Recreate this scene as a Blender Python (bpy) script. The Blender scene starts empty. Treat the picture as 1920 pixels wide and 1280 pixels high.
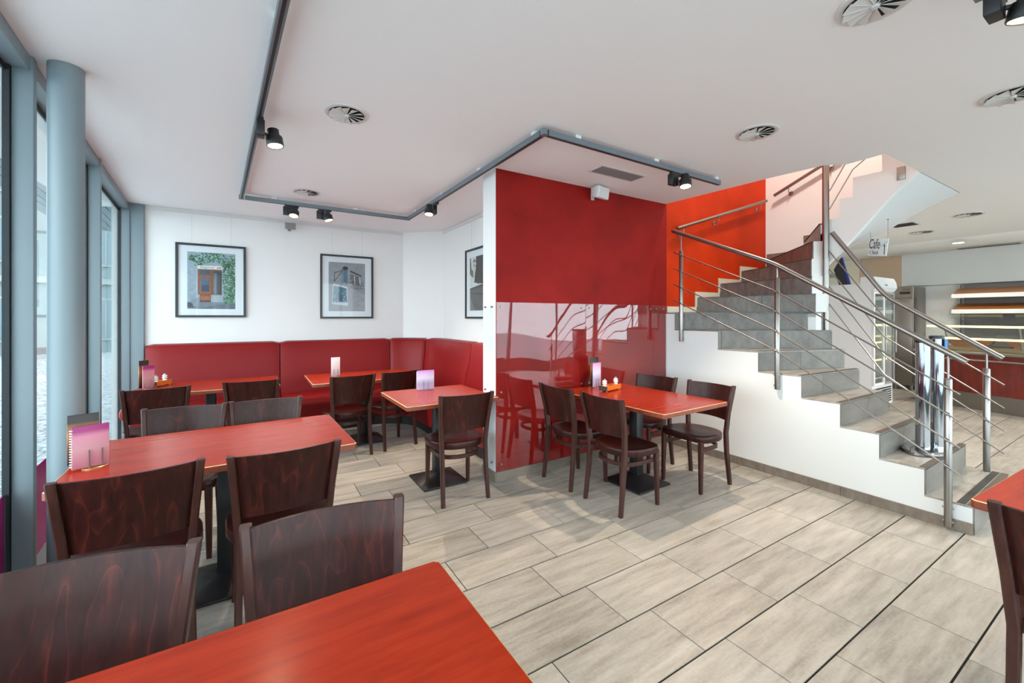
import bpy, bmesh, math, random
from mathutils import Vector, Matrix
random.seed(7)
R = math.radians
scene = bpy.context.scene
COL = scene.collection

# ------------------------------------------------------------------ camera
HC = 1.45                       # eye height
F_PX, YAW = 785.37, 31.432      # focal length in pixels of 1920, yaw from +Y
cam = bpy.data.cameras.new('camera')
cam.sensor_width = 36.0
cam.lens = 36.0 * F_PX / 1920.0
cam.shift_y = -(640 - 594) / 1920.0
cam.clip_start = 0.02; cam.clip_end = 300
cam_ob = bpy.data.objects.new('camera', cam); COL.objects.link(cam_ob)
cam_ob.location = (0, 0, HC)
cam_ob.rotation_euler = (R(90), 0, -R(YAW))
scene.camera = cam_ob

# ------------------------------------------------------------------ world, exposure
w = bpy.data.worlds.new('overcast_sky'); scene.world = w; w.use_nodes = True
bg = w.node_tree.nodes['Background']
bg.inputs[0].default_value = (0.86, 0.94, 1.0, 1); bg.inputs[1].default_value = 5.9
vs = scene.view_settings
vs.view_transform = 'Standard'; vs.look = 'None'; vs.gamma = 1.0; vs.use_curve_mapping = False
vs.exposure = 0.36
SPOT_W = 62.0                  # power of one track spotlight
WARM = (1.0, 0.82, 0.60)

# ------------------------------------------------------------------ helpers
def lin(c):
    return tuple(((x/255)/12.92 if x/255 <= .04045 else ((x/255+.055)/1.055)**2.4) for x in c)

class NT:
    def __init__(s, name):
        s.m = bpy.data.materials.new(name); s.m.use_nodes = True
        s.t = s.m.node_tree; s.b = s.t.nodes['Principled BSDF']
    def n(s, typ, **kw):
        o = s.t.nodes.new(typ)
        for k, v in kw.items():
            if k in ('ins',):
                for a, b in v.items(): o.inputs[a].default_value = b
            else: setattr(o, k, v)
        return o
    def l(s, a, b): s.t.links.new(a, b)
    def ramp(s, fac, stops):
        r = s.n('ShaderNodeValToRGB'); e = r.color_ramp.elements
        while len(e) < len(stops): e.new(.5)
        for i, (p, c) in enumerate(stops):
            e[i].position = p; e[i].color = (*c, 1)
        s.l(fac, r.inputs[0]); return r.outputs[0]

def mat(name, rgb, rough=.5, metal=0., spec=.5, var=0., scale=6., bump=0., coat=0.):
    t = NT(name); c = lin(rgb); b = t.b
    b.inputs['Base Color'].default_value = (*c, 1); b.inputs['Roughness'].default_value = rough
    b.inputs['Metallic'].default_value = metal; b.inputs['Specular IOR Level'].default_value = spec
    b.inputs['Coat Weight'].default_value = coat; b.inputs['Coat Roughness'].default_value = .08
    if var or bump:
        tc = t.n('ShaderNodeTexCoord'); no = t.n('ShaderNodeTexNoise', ins={'Scale': scale, 'Detail': 6.})
        t.l(tc.outputs['Object'], no.inputs['Vector'])
        if var:
            lo = tuple(max(0, x*(1-var)) for x in c); hi = tuple(min(1, x*(1+var)) for x in c)
            t.l(t.ramp(no.outputs['Fac'], [(.3, lo), (.7, hi)]), b.inputs['Base Color'])
        if bump:
            bm_ = t.n('ShaderNodeBump', ins={'Strength': bump, 'Distance': .01})
            t.l(no.outputs['Fac'], bm_.inputs['Height']); t.l(bm_.outputs[0], b.inputs['Normal'])
    return t.m

def emis(name, rgb, strength):
    t = NT(name); t.b.inputs['Base Color'].default_value = (*lin(rgb), 1)
    t.b.inputs['Emission Color'].default_value = (*lin(rgb), 1); t.b.inputs['Emission Strength'].default_value = strength
    return t.m

def clear(name, tint, ior=1.5, rough=.01, warp=0., gain=1.):
    """thin clear sheet: see-through plus a fresnel mirror"""
    t = NT(name); nt = t.t; nt.nodes.remove(t.b)
    out = [n for n in nt.nodes if n.type == 'OUTPUT_MATERIAL'][0]
    tr = t.n('ShaderNodeBsdfTransparent', ins={0: (*tint, 1)}); gl = t.n('ShaderNodeBsdfGlossy', ins={'Roughness': rough})
    fr = t.n('ShaderNodeFresnel'); ge = t.n('ShaderNodeNewGeometry'); mr = t.n('ShaderNodeMapRange', ins={3: ior, 4: 1/ior}); t.l(ge.outputs['Backfacing'], mr.inputs[0]); t.l(mr.outputs[0], fr.inputs[0]); mu = t.n('ShaderNodeMath', operation='MULTIPLY', use_clamp=True); mu.inputs[1].default_value = gain
    mx = t.n('ShaderNodeMixShader')
    t.l(fr.outputs[0], mu.inputs[0]); t.l(mu.outputs[0], mx.inputs[0]); t.l(tr.outputs[0], mx.inputs[1]); t.l(gl.outputs[0], mx.inputs[2]); t.l(mx.outputs[0], out.inputs[0])
    if warp:
        tc = t.n('ShaderNodeTexCoord'); mp = t.n('ShaderNodeMapping'); mp.inputs['Scale'].default_value = (1.6, 1.6, .35)
        no = t.n('ShaderNodeTexNoise', ins={'Scale': 1.7, 'Detail': 0.})
        b2 = t.n('ShaderNodeBump', ins={'Strength': 1., 'Distance': warp})
        t.l(tc.outputs['Object'], mp.inputs[0]); t.l(mp.outputs[0], no.inputs['Vector']); t.l(no.outputs['Fac'], b2.inputs['Height']); t.l(b2.outputs[0], gl.inputs['Normal'])
    return t.m

def wood(name, dark, mid, light, rough, axis=0, scale=1., coat=.3, figure=.5, spec=.4):
    """streaky veneer: long grain along one axis plus contour figure"""
    t = NT(name); tc = t.n('ShaderNodeTexCoord'); oi = t.n('ShaderNodeObjectInfo')
    ad = t.n('ShaderNodeVectorMath', operation='ADD'); sc = t.n('ShaderNodeVectorMath', operation='SCALE'); sc.inputs['Scale'].default_value = 7.3
    cb = t.n('ShaderNodeCombineXYZ'); [t.l(oi.outputs['Random'], cb.inputs[i]) for i in range(3)]
    t.l(cb.outputs[0], sc.inputs[0]); t.l(tc.outputs['Object'], ad.inputs[0]); t.l(sc.outputs[0], ad.inputs[1])
    mp = t.n('ShaderNodeMapping'); s3 = [14*scale]*3; s3[axis] = 1.6*scale; mp.inputs['Scale'].default_value = s3
    t.l(ad.outputs[0], mp.inputs[0])
    n1 = t.n('ShaderNodeTexNoise', ins={'Scale': 2.2, 'Detail': 8., 'Roughness': .65}); t.l(mp.outputs[0], n1.inputs['Vector'])
    mp2 = t.n('ShaderNodeMapping'); s4 = [4.2*scale]*3; s4[axis] = .5*scale; mp2.inputs['Scale'].default_value = s4; t.l(ad.outputs[0], mp2.inputs[0])
    n2 = t.n('ShaderNodeTexNoise', ins={'Scale': 1.3, 'Detail': 2., 'Distortion': .3}); t.l(mp2.outputs[0], n2.inputs['Vector'])
    m1 = t.n('ShaderNodeMath', operation='MULTIPLY'); m1.inputs[1].default_value = 11.; t.l(n2.outputs['Fac'], m1.inputs[0])
    m2 = t.n('ShaderNodeMath', operation='FRACT'); t.l(m1.outputs[0], m2.inputs[0])
    m2b = t.n('ShaderNodeMath', operation='POWER'); m2b.inputs[1].default_value = 12.; t.l(m2.outputs[0], m2b.inputs[0])
    m3 = t.n('ShaderNodeMath', operation='MULTIPLY_ADD'); m3.inputs[1].default_value = figure; t.l(m2b.outputs[0], m3.inputs[0]); t.l(n1.outputs['Fac'], m3.inputs[2])
    t.l(t.ramp(m3.outputs[0], [(.28, lin(dark)), (.55, lin(mid)), (.95, lin(light))]), t.b.inputs['Base Color'])
    t.b.inputs['Roughness'].default_value = rough; t.b.inputs['Specular IOR Level'].default_value = spec; t.b.inputs['Coat Weight'].default_value = coat; t.b.inputs['Coat Roughness'].default_value = .12
    return t.m

def tile_mat(name, cols, rough, perobj=True):
    t = NT(name); tc = t.n('ShaderNodeTexCoord')
    if perobj: rnd = t.n('ShaderNodeObjectInfo').outputs['Random']
    else: rnd = t.n('ShaderNodeNewGeometry').outputs['Random Per Island']
    sc = t.n('ShaderNodeMath', operation='MULTIPLY'); sc.inputs[1].default_value = 37.; t.l(rnd, sc.inputs[0])
    cb = t.n('ShaderNodeCombineXYZ'); t.l(sc.outputs[0], cb.inputs[0]); t.l(sc.outputs[0], cb.inputs[1])
    ad = t.n('ShaderNodeVectorMath', operation='ADD'); t.l(tc.outputs['Object'], ad.inputs[0]); t.l(cb.outputs[0], ad.inputs[1])
    mp = t.n('ShaderNodeMapping'); mp.inputs['Scale'].default_value = (1.1, 8., 3.); t.l(ad.outputs[0], mp.inputs[0])
    n1 = t.n('ShaderNodeTexNoise', ins={'Scale': 2.4, 'Detail': 9., 'Roughness': .62}); t.l(mp.outputs[0], n1.inputs['Vector'])
    n2 = t.n('ShaderNodeTexNoise', ins={'Scale': 60., 'Detail': 3.}); t.l(ad.outputs[0], n2.inputs['Vector'])
    m = t.n('ShaderNodeMath', operation='MULTIPLY_ADD'); m.inputs[1].default_value = .22; t.l(n2.outputs['Fac'], m.inputs[0]); t.l(n1.outputs['Fac'], m.inputs[2])
    m2 = t.n('ShaderNodeMath', operation='MULTIPLY_ADD'); m2.inputs[1].default_value = .16; t.l(rnd, m2.inputs[0]); t.l(m.outputs[0], m2.inputs[2])
    t.l(t.ramp(m2.outputs[0], [(.38, lin(cols[0])), (.64, lin(cols[1])), (.9, lin(cols[2]))]), t.b.inputs['Base Color'])
    t.b.inputs['Roughness'].default_value = rough
    b2 = t.n('ShaderNodeBump', ins={'Strength': .12, 'Distance': .004}); t.l(n2.outputs['Fac'], b2.inputs['Height']); t.l(b2.outputs[0], t.b.inputs['Normal'])
    return t.m

M = {}
M['white'] = mat('white_plaster', (226, 225, 223), .75, var=.02, scale=1.5, bump=.03)
M['ceil'] = mat('ceiling_paint', (244, 243, 242), .85)
M['soffit'] = mat('glossy_white_paint', (232, 236, 238), .22)
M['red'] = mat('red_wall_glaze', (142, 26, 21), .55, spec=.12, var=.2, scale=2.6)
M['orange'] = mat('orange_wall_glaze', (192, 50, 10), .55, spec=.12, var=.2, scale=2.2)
M['tile'] = tile_mat('floor_tile', ((116, 109, 101), (155, 149, 140), (178, 172, 164)), .38)
M['tile_far'] = tile_mat('floor_tile_far', ((116, 109, 101), (155, 149, 140), (178, 172, 164)), .38, False)
M['riser'] = tile_mat('stair_tile', ((82, 77, 72), (110, 105, 99), (130, 124, 118)), .4)
M['base'] = tile_mat('baseboard_tile', ((88, 78, 68), (116, 104, 92), (134, 122, 110)), .4)
M['grout'] = mat('dark_grout', (24, 21, 19), .95)
M['cream'] = mat('cream_skirting', (214, 204, 184), .5)
M['nosing'] = mat('dark_nosing', (88, 78, 68), .7)
M['table'] = wood('red_cherry_laminate', (136, 32, 10), (158, 42, 14), (172, 54, 22), .22, 0, 1., .05, .0, .2)
M['edge'] = mat('table_edge_brown', (128, 58, 36), .4, var=.2, scale=20)
M['wornedge'] = mat('worn_gold_edge', (214, 178, 128), .4, var=.25, scale=30)
M['chair'] = wood('dark_stained_beech', (34, 15, 13), (50, 22, 18), (96, 38, 28), .32, 2, 1., .04, .22, .2)
M['chairframe'] = wood('dark_stained_frame', (44, 22, 18), (62, 33, 27), (92, 48, 38), .36, 2, 1.4, .05, .1, .3)
M['black'] = mat('black_powder_coat', (22, 22, 24), .45)
M['blackplastic'] = mat('black_plastic', (30, 30, 33), .4)
M['leather'] = mat('red_leatherette', (128, 18, 21), .44, spec=.25, bump=.05, scale=260, var=.05)
M['plinth'] = mat('bench_plinth', (34, 24, 24), .7)
M['grey'] = mat('grey_painted_metal', (124, 138, 144), .45)
M['greytrack'] = mat('grey_track_aluminium', (120, 130, 138), .4, metal=.4)
M['slot'] = mat('track_slot_dark', (40, 36, 36), .6)
M['gasket'] = mat('dark_gasket', (22, 30, 36), .6)
M['glass'] = clear('window_glass', (.93, .98, .98), 1.35)
M['vglass'] = clear('display_glass', (.96, .99, .98), 1.45)
M['acrylic'] = clear('clear_acrylic', (.97, .96, .97), 1.5, .015, .012, 1.15)
M['acrylicw'] = clear('clear_acrylic_flat', (.97, .98, .99), 1.25, .03)
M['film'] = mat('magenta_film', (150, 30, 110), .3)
M['steel'] = mat('brushed_steel', (150, 145, 140), .34, metal=1.)
M['chrome'] = mat('chrome', (176, 178, 182), .06, metal=1.)
M['frame'] = mat('black_picture_frame', (34, 34, 37), .35)
M['mat'] = mat('white_mat_board', (226, 230, 230), .8)
M['vent'] = mat('white_vent_metal', (214, 212, 209), .45)
M['ventdark'] = mat('vent_dark', (34, 34, 34), .8)
M['plastic'] = mat('white_plastic', (222, 222, 222), .4)
M['greyplastic'] = mat('grey_plastic', (140, 138, 136), .5)
M['lens'] = emis('spot_lens', (255, 226, 170), 9.)
M['striplight'] = emis('counter_strip_light', (255, 228, 160), 1.5)
M['downlight'] = emis('downlight_lens', (255, 240, 220), 6.)
M['pane_far'] = mat('far_window_pane', (92, 116, 124), .15)

# ------------------------------------------------------------------ mesh builder
ORG = {}                                      # world origin of a thing (for parts given in world coordinates)
class MB:
    def __init__(s): s.v = []; s.f = []; s.mi = []; s.cur = 0
    def add(s, vs, fs):
        o = len(s.v); s.v += [tuple(p) for p in vs]
        for f in fs: s.f.append([o+i for i in f]); s.mi.append(s.cur)
        return s
    def box(s, x0, x1, y0, y1, z0, z1):
        return s.add([(x0,y0,z0),(x1,y0,z0),(x1,y1,z0),(x0,y1,z0),(x0,y0,z1),(x1,y0,z1),(x1,y1,z1),(x0,y1,z1)],
                     [(0,3,2,1),(4,5,6,7),(0,1,5,4),(1,2,6,5),(2,3,7,6),(3,0,4,7)])
    def obox(s, o, ax, ay, az, a, b, c):
        """box in an oriented frame; a,b,c = (lo,hi) along the axes"""
        o, ax, ay, az = Vector(o), Vector(ax), Vector(ay), Vector(az)
        pts = [o+ax*x+ay*y+az*z for z in c for x, y in ((a[0],b[0]),(a[1],b[0]),(a[1],b[1]),(a[0],b[1]))]
        return s.add(pts, [(0,3,2,1),(4,5,6,7),(0,1,5,4),(1,2,6,5),(2,3,7,6),(3,0,4,7)])
    def prism(s, poly, z0, z1):
        n = len(poly); area = sum(poly[i][0]*poly[(i+1)%n][1]-poly[(i+1)%n][0]*poly[i][1] for i in range(n))
        if area < 0: poly = poly[::-1]
        zz0 = z0 if isinstance(z0, (list, tuple)) else [z0]*n
        vs = [(p[0],p[1],zz0[i]) for i, p in enumerate(poly)]+[(p[0],p[1],z1) for p in poly]
        return s.add(vs, [tuple(range(n))[::-1], tuple(range(n, 2*n))]+[(i,(i+1)%n,n+(i+1)%n,n+i) for i in range(n)])
    def pprism(s, pts, d):
        """any planar polygon (3D points) pushed along vector d"""
        n = len(pts); d = Vector(d); pts = [Vector(p) for p in pts]
        return s.add(pts+[p+d for p in pts], [tuple(range(n))[::-1], tuple(range(n, 2*n))]+[(i,(i+1)%n,n+(i+1)%n,n+i) for i in range(n)])
    def tube(s, path, r, n=10, cap=True):
        path = [Vector(p) for p in path]; rs = r if isinstance(r, (list, tuple)) else [r]*len(path)
        vs = []; up0 = None
        for i, p in enumerate(path):
            t = (path[min(i+1, len(path)-1)]-path[max(i-1, 0)]).normalized()
            if up0 is None:
                up0 = Vector((0,0,1)) if abs(t.z) < .9 else Vector((1,0,0))
            a = (up0-t*up0.dot(t)).normalized(); b = t.cross(a); up0 = a
            vs += [p+(a*math.cos(2*math.pi*k/n)+b*math.sin(2*math.pi*k/n))*rs[i] for k in range(n)]
        fs = [(i*n+k, i*n+(k+1)%n, (i+1)*n+(k+1)%n, (i+1)*n+k) for i in range(len(path)-1) for k in range(n)]
        if cap: fs += [tuple(range(n))[::-1], tuple(range((len(path)-1)*n, len(path)*n))]
        return s.add(vs, fs)
    def lathe(s, prof, c=(0,0,0), n=24, axis=None, sx=1., sy=1.):
        """prof: (radius, height) pairs from bottom to top about axis (default z)"""
        c = Vector(c); az = Vector(axis or (0,0,1)).normalized()
        ax = Vector((1,0,0)) if abs(az.x) < .8 else Vector((0,1,0))
        ax = (ax-az*ax.dot(az)).normalized(); ay = az.cross(ax)
        vs = []
        for r, h in prof:
            vs += [c+az*h+(ax*math.cos(2*math.pi*k/n)*sx+ay*math.sin(2*math.pi*k/n)*sy)*max(r, 1e-5) for k in range(n)]
        m = len(prof)
        fs = [(i*n+k, i*n+(k+1)%n, (i+1)*n+(k+1)%n, (i+1)*n+k) for i in range(m-1) for k in range(n)]
        fs += [tuple(range(n))[::-1], tuple(range((m-1)*n, m*n))]
        return s.add(vs, fs)
    def loft(s, secs, cap=True):
        """list of closed rings with the same number of points"""
        n = len(secs[0]); vs = [p for r in secs for p in r]
        fs = [(i*n+k, i*n+(k+1)%n, (i+1)*n+(k+1)%n, (i+1)*n+k) for i in range(len(secs)-1) for k in range(n)]
        if cap: fs += [tuple(range(n))[::-1], tuple(range((len(secs)-1)*n, len(secs)*n))]
        return s.add(vs, fs)
    def bar(s, pts, wx, wy):
        """rectangular bar through points, section in x (wx) and y (wy), lists or numbers"""
        L = len(pts); WX = wx if isinstance(wx, list) else [wx]*L; WY = wy if isinstance(wy, list) else [wy]*L
        secs = []
        for (x,y,z), a, b in zip(pts, WX, WY):
            a /= 2; b /= 2; c = min(a, b)*.35
            secs.append([(x-a+c,y-b,z),(x+a-c,y-b,z),(x+a,y-b+c,z),(x+a,y+b-c,z),(x+a-c,y+b,z),(x-a+c,y+b,z),(x-a,y+b-c,z),(x-a,y-b+c,z)])
        return s.loft(secs)
    def build(s, name, mats, parent=None, local=False, bevel=0., smooth=True, seg=2):
        me = bpy.data.meshes.new(name)
        o = (0,0,0) if (local or parent is None) else ORG.get(parent.name, (0,0,0))
        me.from_pydata([(a-o[0], b-o[1], c-o[2]) for a,b,c in s.v], [], s.f)
        for m in (mats if isinstance(mats, (list, tuple)) else [mats]): me.materials.append(M[m] if isinstance(m, str) else m)
        me.polygons.foreach_set('material_index', s.mi)
        bm = bmesh.new(); bm.from_mesh(me); bmesh.ops.recalc_face_normals(bm, faces=bm.faces)
        if bevel:
            ed = [e for e in bm.edges if len(e.link_faces) == 2 and e.calc_face_angle(0) > R(40)]
            bmesh.ops.bevel(bm, geom=ed, offset=bevel, segments=seg, profile=.5, affect='EDGES', clamp_overlap=True)
        bm.to_mesh(me); bm.free()
        if smooth:
            me.polygons.foreach_set('use_smooth', [True]*len(me.polygons)); me.set_sharp_from_angle(angle=R(38))
        ob = bpy.data.objects.new(name, me); COL.objects.link(ob)
        if parent: ob.parent = parent; ORG[ob.name] = o if local is False else ORG.get(parent.name, (0,0,0))
        return ob
def B(x0,x1,y0,y1,z0,z1): return MB().box(x0,x1,y0,y1,z0,z1)
def tag(o, label, cat, group=None):
    o['label'] = label; o['category'] = cat
    if group: o['group'] = group
    return o
def thing(name, label, cat, loc=(0,0,0), rz=0., group=None):
    o = bpy.data.objects.new(name, None); COL.objects.link(o); o.location = loc; o.rotation_euler = (0,0,R(rz))
    o.empty_display_size = .1; ORG[o.name] = tuple(loc); return tag(o, label, cat, group)
def struct(o): o['kind'] = 'structure'; return o
def troot(name, loc=(0,0,0)):
    o = bpy.data.objects.new(name, None); COL.objects.link(o); o.location = loc; ORG[o.name] = tuple(loc); return struct(o)
def dup(o, parent=None):
    c = o.copy(); COL.objects.link(c)
    if parent: c.parent = parent
    for ch in list(o.children): dup(ch, c)
    return c
def text(body, size, name, m, parent, matrix, extrude=.0005, sx=1.):
    """lettering as a mesh; matrix places it (x right, y up, z out)"""
    cu = bpy.data.curves.new(name, 'FONT'); cu.body = body; cu.size = size; cu.extrude = extrude; cu.align_x = 'CENTER'; cu.align_y = 'CENTER'
    t = bpy.data.objects.new(name, cu); COL.objects.link(t)
    me = bpy.data.meshes.new_from_object(t.evaluated_get(bpy.context.evaluated_depsgraph_get()))
    bpy.data.objects.remove(t); bpy.data.curves.remove(cu)
    o = ORG.get(parent.name, (0,0,0)); me.transform(Matrix.Translation(-Vector(o)) @ matrix @ Matrix.Diagonal((sx,1,1,1)))
    me.materials.clear(); me.materials.append(M[m]); me.name = name
    ob = bpy.data.objects.new(name, me); COL.objects.link(ob); ob.parent = parent; ORG[ob.name] = o; return ob
def frame_mat(o, ax, ay):
    ax, ay = Vector(ax).normalized(), Vector(ay).normalized(); az = ax.cross(ay)
    m = Matrix.Identity(4)
    for i in range(3): m[i][0], m[i][1], m[i][2], m[i][3] = ax[i], ay[i], az[i], o[i]
    return m
SN, CS = math.sin(R(YAW)), math.cos(R(YAW))
def proj(x, y, z):
    d = x*SN+y*CS
    if d < .05: return None
    return 960+F_PX*(x*CS-y*SN)/d, 594+F_PX*(HC-z)/d, d

# ================================================================== THE SETTING
ZC = 2.76
# floor: grout bed + tiles
floor = struct(B(-1.4, 12.4, -3.3, 6.7, -.12, -.005).build('floor', 'grout', smooth=False))
ROWOFF = {-4:.31,-3:.46,-2:.16,-1:.31,0:.60,1:.456,2:.303,3:.15,4:.35,5:.038,6:.233,7:.535,8:.343,9:.122,10:.583,11:.429,12:.282,13:.13,14:.58,15:.43,16:.28,17:.13,18:.58}
TX, TY = .605, .3022
tm = bpy.data.meshes.new('floor_tile'); g = .0028; gy = .0042; mb = B(g, TX-g, gy, TY-gy, -.012, 0.)
tb = mb.build('floor_tile', 'tile', floor, local=True, smooth=False); tmesh = tb.data; bpy.data.objects.remove(tb)
tiles = []
for r in range(-13, 20):
    y0 = .8115+TY*r
    if y0 > 6.45: continue
    off = ROWOFF.get(r, (r*.15) % TX)
    for k in range(-4, 22):
        x0 = off+TX*k
        if x0+TX < -.95-.0837*(y0-3.08)-.02 or x0 > 12.2: continue
        if x0 > 2.44 and x0 < 6.2 and y0 > 3.2: continue          # under the partition block
        if x0 > 4.06 and x0+TX < 5.15 and y0 > .8 and y0 < 3.2: continue
        p = [proj(x0+a, y0+b, 0) for a in (0, TX) for b in (0, TY)]
        vis = 0
        if all(p):
            xs = [q[0] for q in p]; ys = [q[1] for q in p]
            if max(xs) > 0 and min(xs) < 1920 and min(ys) < 1280 and y0 < 6.3: vis = (max(xs)-min(xs))*(max(ys)-min(ys))
            if x0 > 5.0 and y0 > 1.2: vis *= .3
        tiles.append((vis, x0, y0))
tiles.sort(reverse=True)
rest = MB()
for i, (v, x0, y0) in enumerate(tiles):
    if i < 290 and v > 0:
        t = bpy.data.objects.new('tile', tmesh); COL.objects.link(t); t.parent = floor; t.location = (x0, y0, 0)
    else: rest.box(x0+g, x0+TX-g, y0+gy, y0+TY-gy, -.012, 0.)
rt = rest.build('tile_field', 'tile_far', floor, smooth=False); rt['kind'] = 'stuff'

# ceiling with the stair opening
c = MB()
c.prism([(-1.8,-3.4),(4.31,-3.4),(4.31,1.306),(4.33,1.57),(4.19,1.68),(4.13,2.15),(4.06,3.2),(4.06,6.75),(-1.8,6.75)], ZC, 3.02)
c.prism([(4.31,-3.4),(12.4,-3.4),(12.4,1.306),(4.31,1.306)], ZC, 3.02)
c.prism([(6.34,1.306),(12.4,1.306),(12.4,6.75),(6.34,6.75)], ZC, 3.02)
c.prism([(4.06,3.46),(6.34,3.46),(6.34,6.75),(4.06,6.75)], ZC, 3.02)
struct(c.build('ceiling', 'ceil', smooth=False))
# walls
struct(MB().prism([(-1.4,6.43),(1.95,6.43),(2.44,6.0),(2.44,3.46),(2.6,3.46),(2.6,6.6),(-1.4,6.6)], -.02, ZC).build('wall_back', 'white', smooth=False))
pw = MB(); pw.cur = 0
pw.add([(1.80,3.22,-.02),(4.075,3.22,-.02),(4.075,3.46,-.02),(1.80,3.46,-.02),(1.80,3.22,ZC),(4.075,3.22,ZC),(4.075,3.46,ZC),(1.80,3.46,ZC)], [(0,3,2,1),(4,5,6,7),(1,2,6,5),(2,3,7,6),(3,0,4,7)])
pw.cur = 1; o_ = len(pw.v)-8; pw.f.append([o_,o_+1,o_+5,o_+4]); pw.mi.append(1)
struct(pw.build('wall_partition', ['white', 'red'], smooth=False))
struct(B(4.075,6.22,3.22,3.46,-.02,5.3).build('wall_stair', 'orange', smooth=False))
sw = MB(); sw.pprism([(6.22,1.2,2.84),(6.22,1.40,2.82),(6.22,1.62,2.68),(6.22,1.9,2.51),(6.22,2.27,2.37),(6.22,2.68,2.18),(6.22,3.46,1.92),(6.22,3.46,5.3),(6.22,.2,5.3),(6.22,.2,3.02),(6.22,1.2,3.02)], (.12,0,0))
struct(sw.build('wall_stairwell', 'white', smooth=False))
u = MB(); u.box(2.9,3.0,.2,3.46,3.02,5.3); u.box(2.9,6.34,.1,.2,3.02,5.3); u.box(2.9,4.075,3.36,3.46,3.02,5.3)
struct(u.build('wall_upper', 'white', smooth=False))
struct(B(2.9,6.34,.1,3.46,5.3,5.4).build('ceiling_upper', 'ceil', smooth=False))
# shop end of the room
struct(B(11.8,12.0,-3.3,6.0,-.02,ZC).build('wall_shop', 'white', smooth=False))
struct(B(6.3,11.8,4.9,5.0,-.02,ZC).build('wall_shop_side', 'white', smooth=False))
struct(B(6.2,6.3,3.46,4.9,-.02,ZC).build('wall_shop_return', 'white', smooth=False))
M['beige'] = mat('beige_panel', (206, 176, 148), .5)
struct(B(11.72,11.8,3.28,4.0,0,ZC-.002).build('trim_5', 'beige', smooth=False))
M['creamw'] = mat('cream_wall', (240, 228, 204), .6)
struct(B(11.74,11.8,4.0,4.9,0,ZC-.002).build('trim_6', 'creamw', smooth=False))
bk = MB(); bk.pprism([(11.8,-3.3,2.08),(11.72,-3.3,2.10),(11.72,-3.3,ZC-.001),(11.8,-3.3,ZC-.001)], (0,6.58,0))
struct(bk.build('trim_7', 'white', smooth=False))
# curved ceiling cove in the shop
cv = []
for yy in (-3.3, 3.28):
    pass
prof = [(11.72,ZC),(11.2,ZC-.02),(10.7,ZC-.06),(10.35,ZC-.085),(10.1,ZC-.07),(9.95,ZC-.03),(9.9,ZC)]
struct(MB().pprism([(x,-3.3,z+.0005) for x,z in prof], (.0,7.2,0)).build('trim_8', 'ceil'))

# baseboards made of cut tiles
def baseboard(name, a, b, n, h=.09, th=.012, length=.605, start=0.):
    root = troot(name, (a[0], a[1], 0)); a3, b3 = Vector((*a,0)), Vector((*b,0)); L = (b3-a3).length; ax = (b3-a3)/L
    x = 0.; first = start or length
    while x < L-.02:
        e = min(L, x+first); first = length
        MB().obox(a3, ax, (n[0],n[1],0), (0,0,1), (x+.001, e-.001), (0, th), (0, h)).build('tile', 'base', root, smooth=False)
        x = e
    return root
baseboard('baseboard_partition', (1.80,3.22), (4.06,3.22), (0,-1), .085, .014, .605, .42)
baseboard('baseboard_end', (1.80,3.206), (1.80,3.46), (-1,0), .085, .014)
baseboard('baseboard_stair', (4.062,.776), (4.062,3.2), (-1,0), .075, .014, .605, .13)

# window facade along the left
FO = Vector((-.957, 3.08, 0)); FT = Vector((-.0837, .9965, 0)); FN = Vector((.9965, .0837, 0)); FZ = Vector((0,0,1))
def fbox(s, n, z): return MB().obox(FO, FT, FN, FZ, s, n, z)
for k, s0 in enumerate((-6.68,-5.01,-3.34,-1.67, 0., 1.67)):
    s1 = s0+1.67; rt_ = troot('window_%d' % (k+1), tuple(FO+FT*s0))
    fbox((s0-.0275, s0+.0275), (-.075, 0), (0, ZC-.001)).build('mullion', 'grey', rt_, bevel=.004)
    fbox((s0+.0275, s1-.0275), (-.09, -.012), (ZC-.075, ZC-.002)).build('transom', 'grey', rt_, smooth=False)
    fbox((s0+.0275, s1-.0275), (-.09, -.012), (.0, .07)).build('sill', 'grey', rt_, smooth=False)
    gk = fbox((s0-.03, s0+.045), (-.10, -.0751), (.0, ZC-.01)); gk.obox(FO, FT, FN, FZ, (s0+.045, s1-.03), (-.10, -.0905), (ZC-.105, ZC-.06)); gk.obox(FO, FT, FN, FZ, (s1-.048, s1-.0301), (-.10, -.076), (.0, ZC-.06))
    gk.build('gasket', 'gasket', rt_, smooth=False)
    pn = fbox((s0+.045, s1-.045), (-.098, -.092), (.04, ZC-.09)).build('pane', 'glass', rt_, smooth=False)
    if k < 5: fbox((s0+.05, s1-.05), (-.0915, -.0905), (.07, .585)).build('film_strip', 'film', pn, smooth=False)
rt_ = troot('window_7', tuple(FO+FT*3.34))
fbox((3.30, 3.345), (-.10, .0), (0, ZC-.001)).build('jamb', 'grey', rt_, bevel=.003)
B(-1.30,-1.112,6.385,6.429,0,ZC-.001).build('end_post', 'grey', rt_, bevel=.003)
# glass shop front behind the viewer
fr = troot('window_8', (5.5,-3.2,0))
for i in range(9):
    x = -.45+i*1.53
    B(x-.03,x+.03,-3.26,-3.14,0,ZC-.001).build('mullion', 'grey', fr, smooth=False)
    if i < 8: B(x+.03,x+1.5,-3.205,-3.198,.3,ZC-.12).build('pane', 'glass', fr, smooth=False)
B(-.45,11.8,-3.25,-3.15,ZC-.12,ZC-.001).build('transom', 'grey', fr, smooth=False)
B(-.45,11.8,-3.25,-3.15,.0,.3).build('sill', 'grey', fr, smooth=False)

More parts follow.
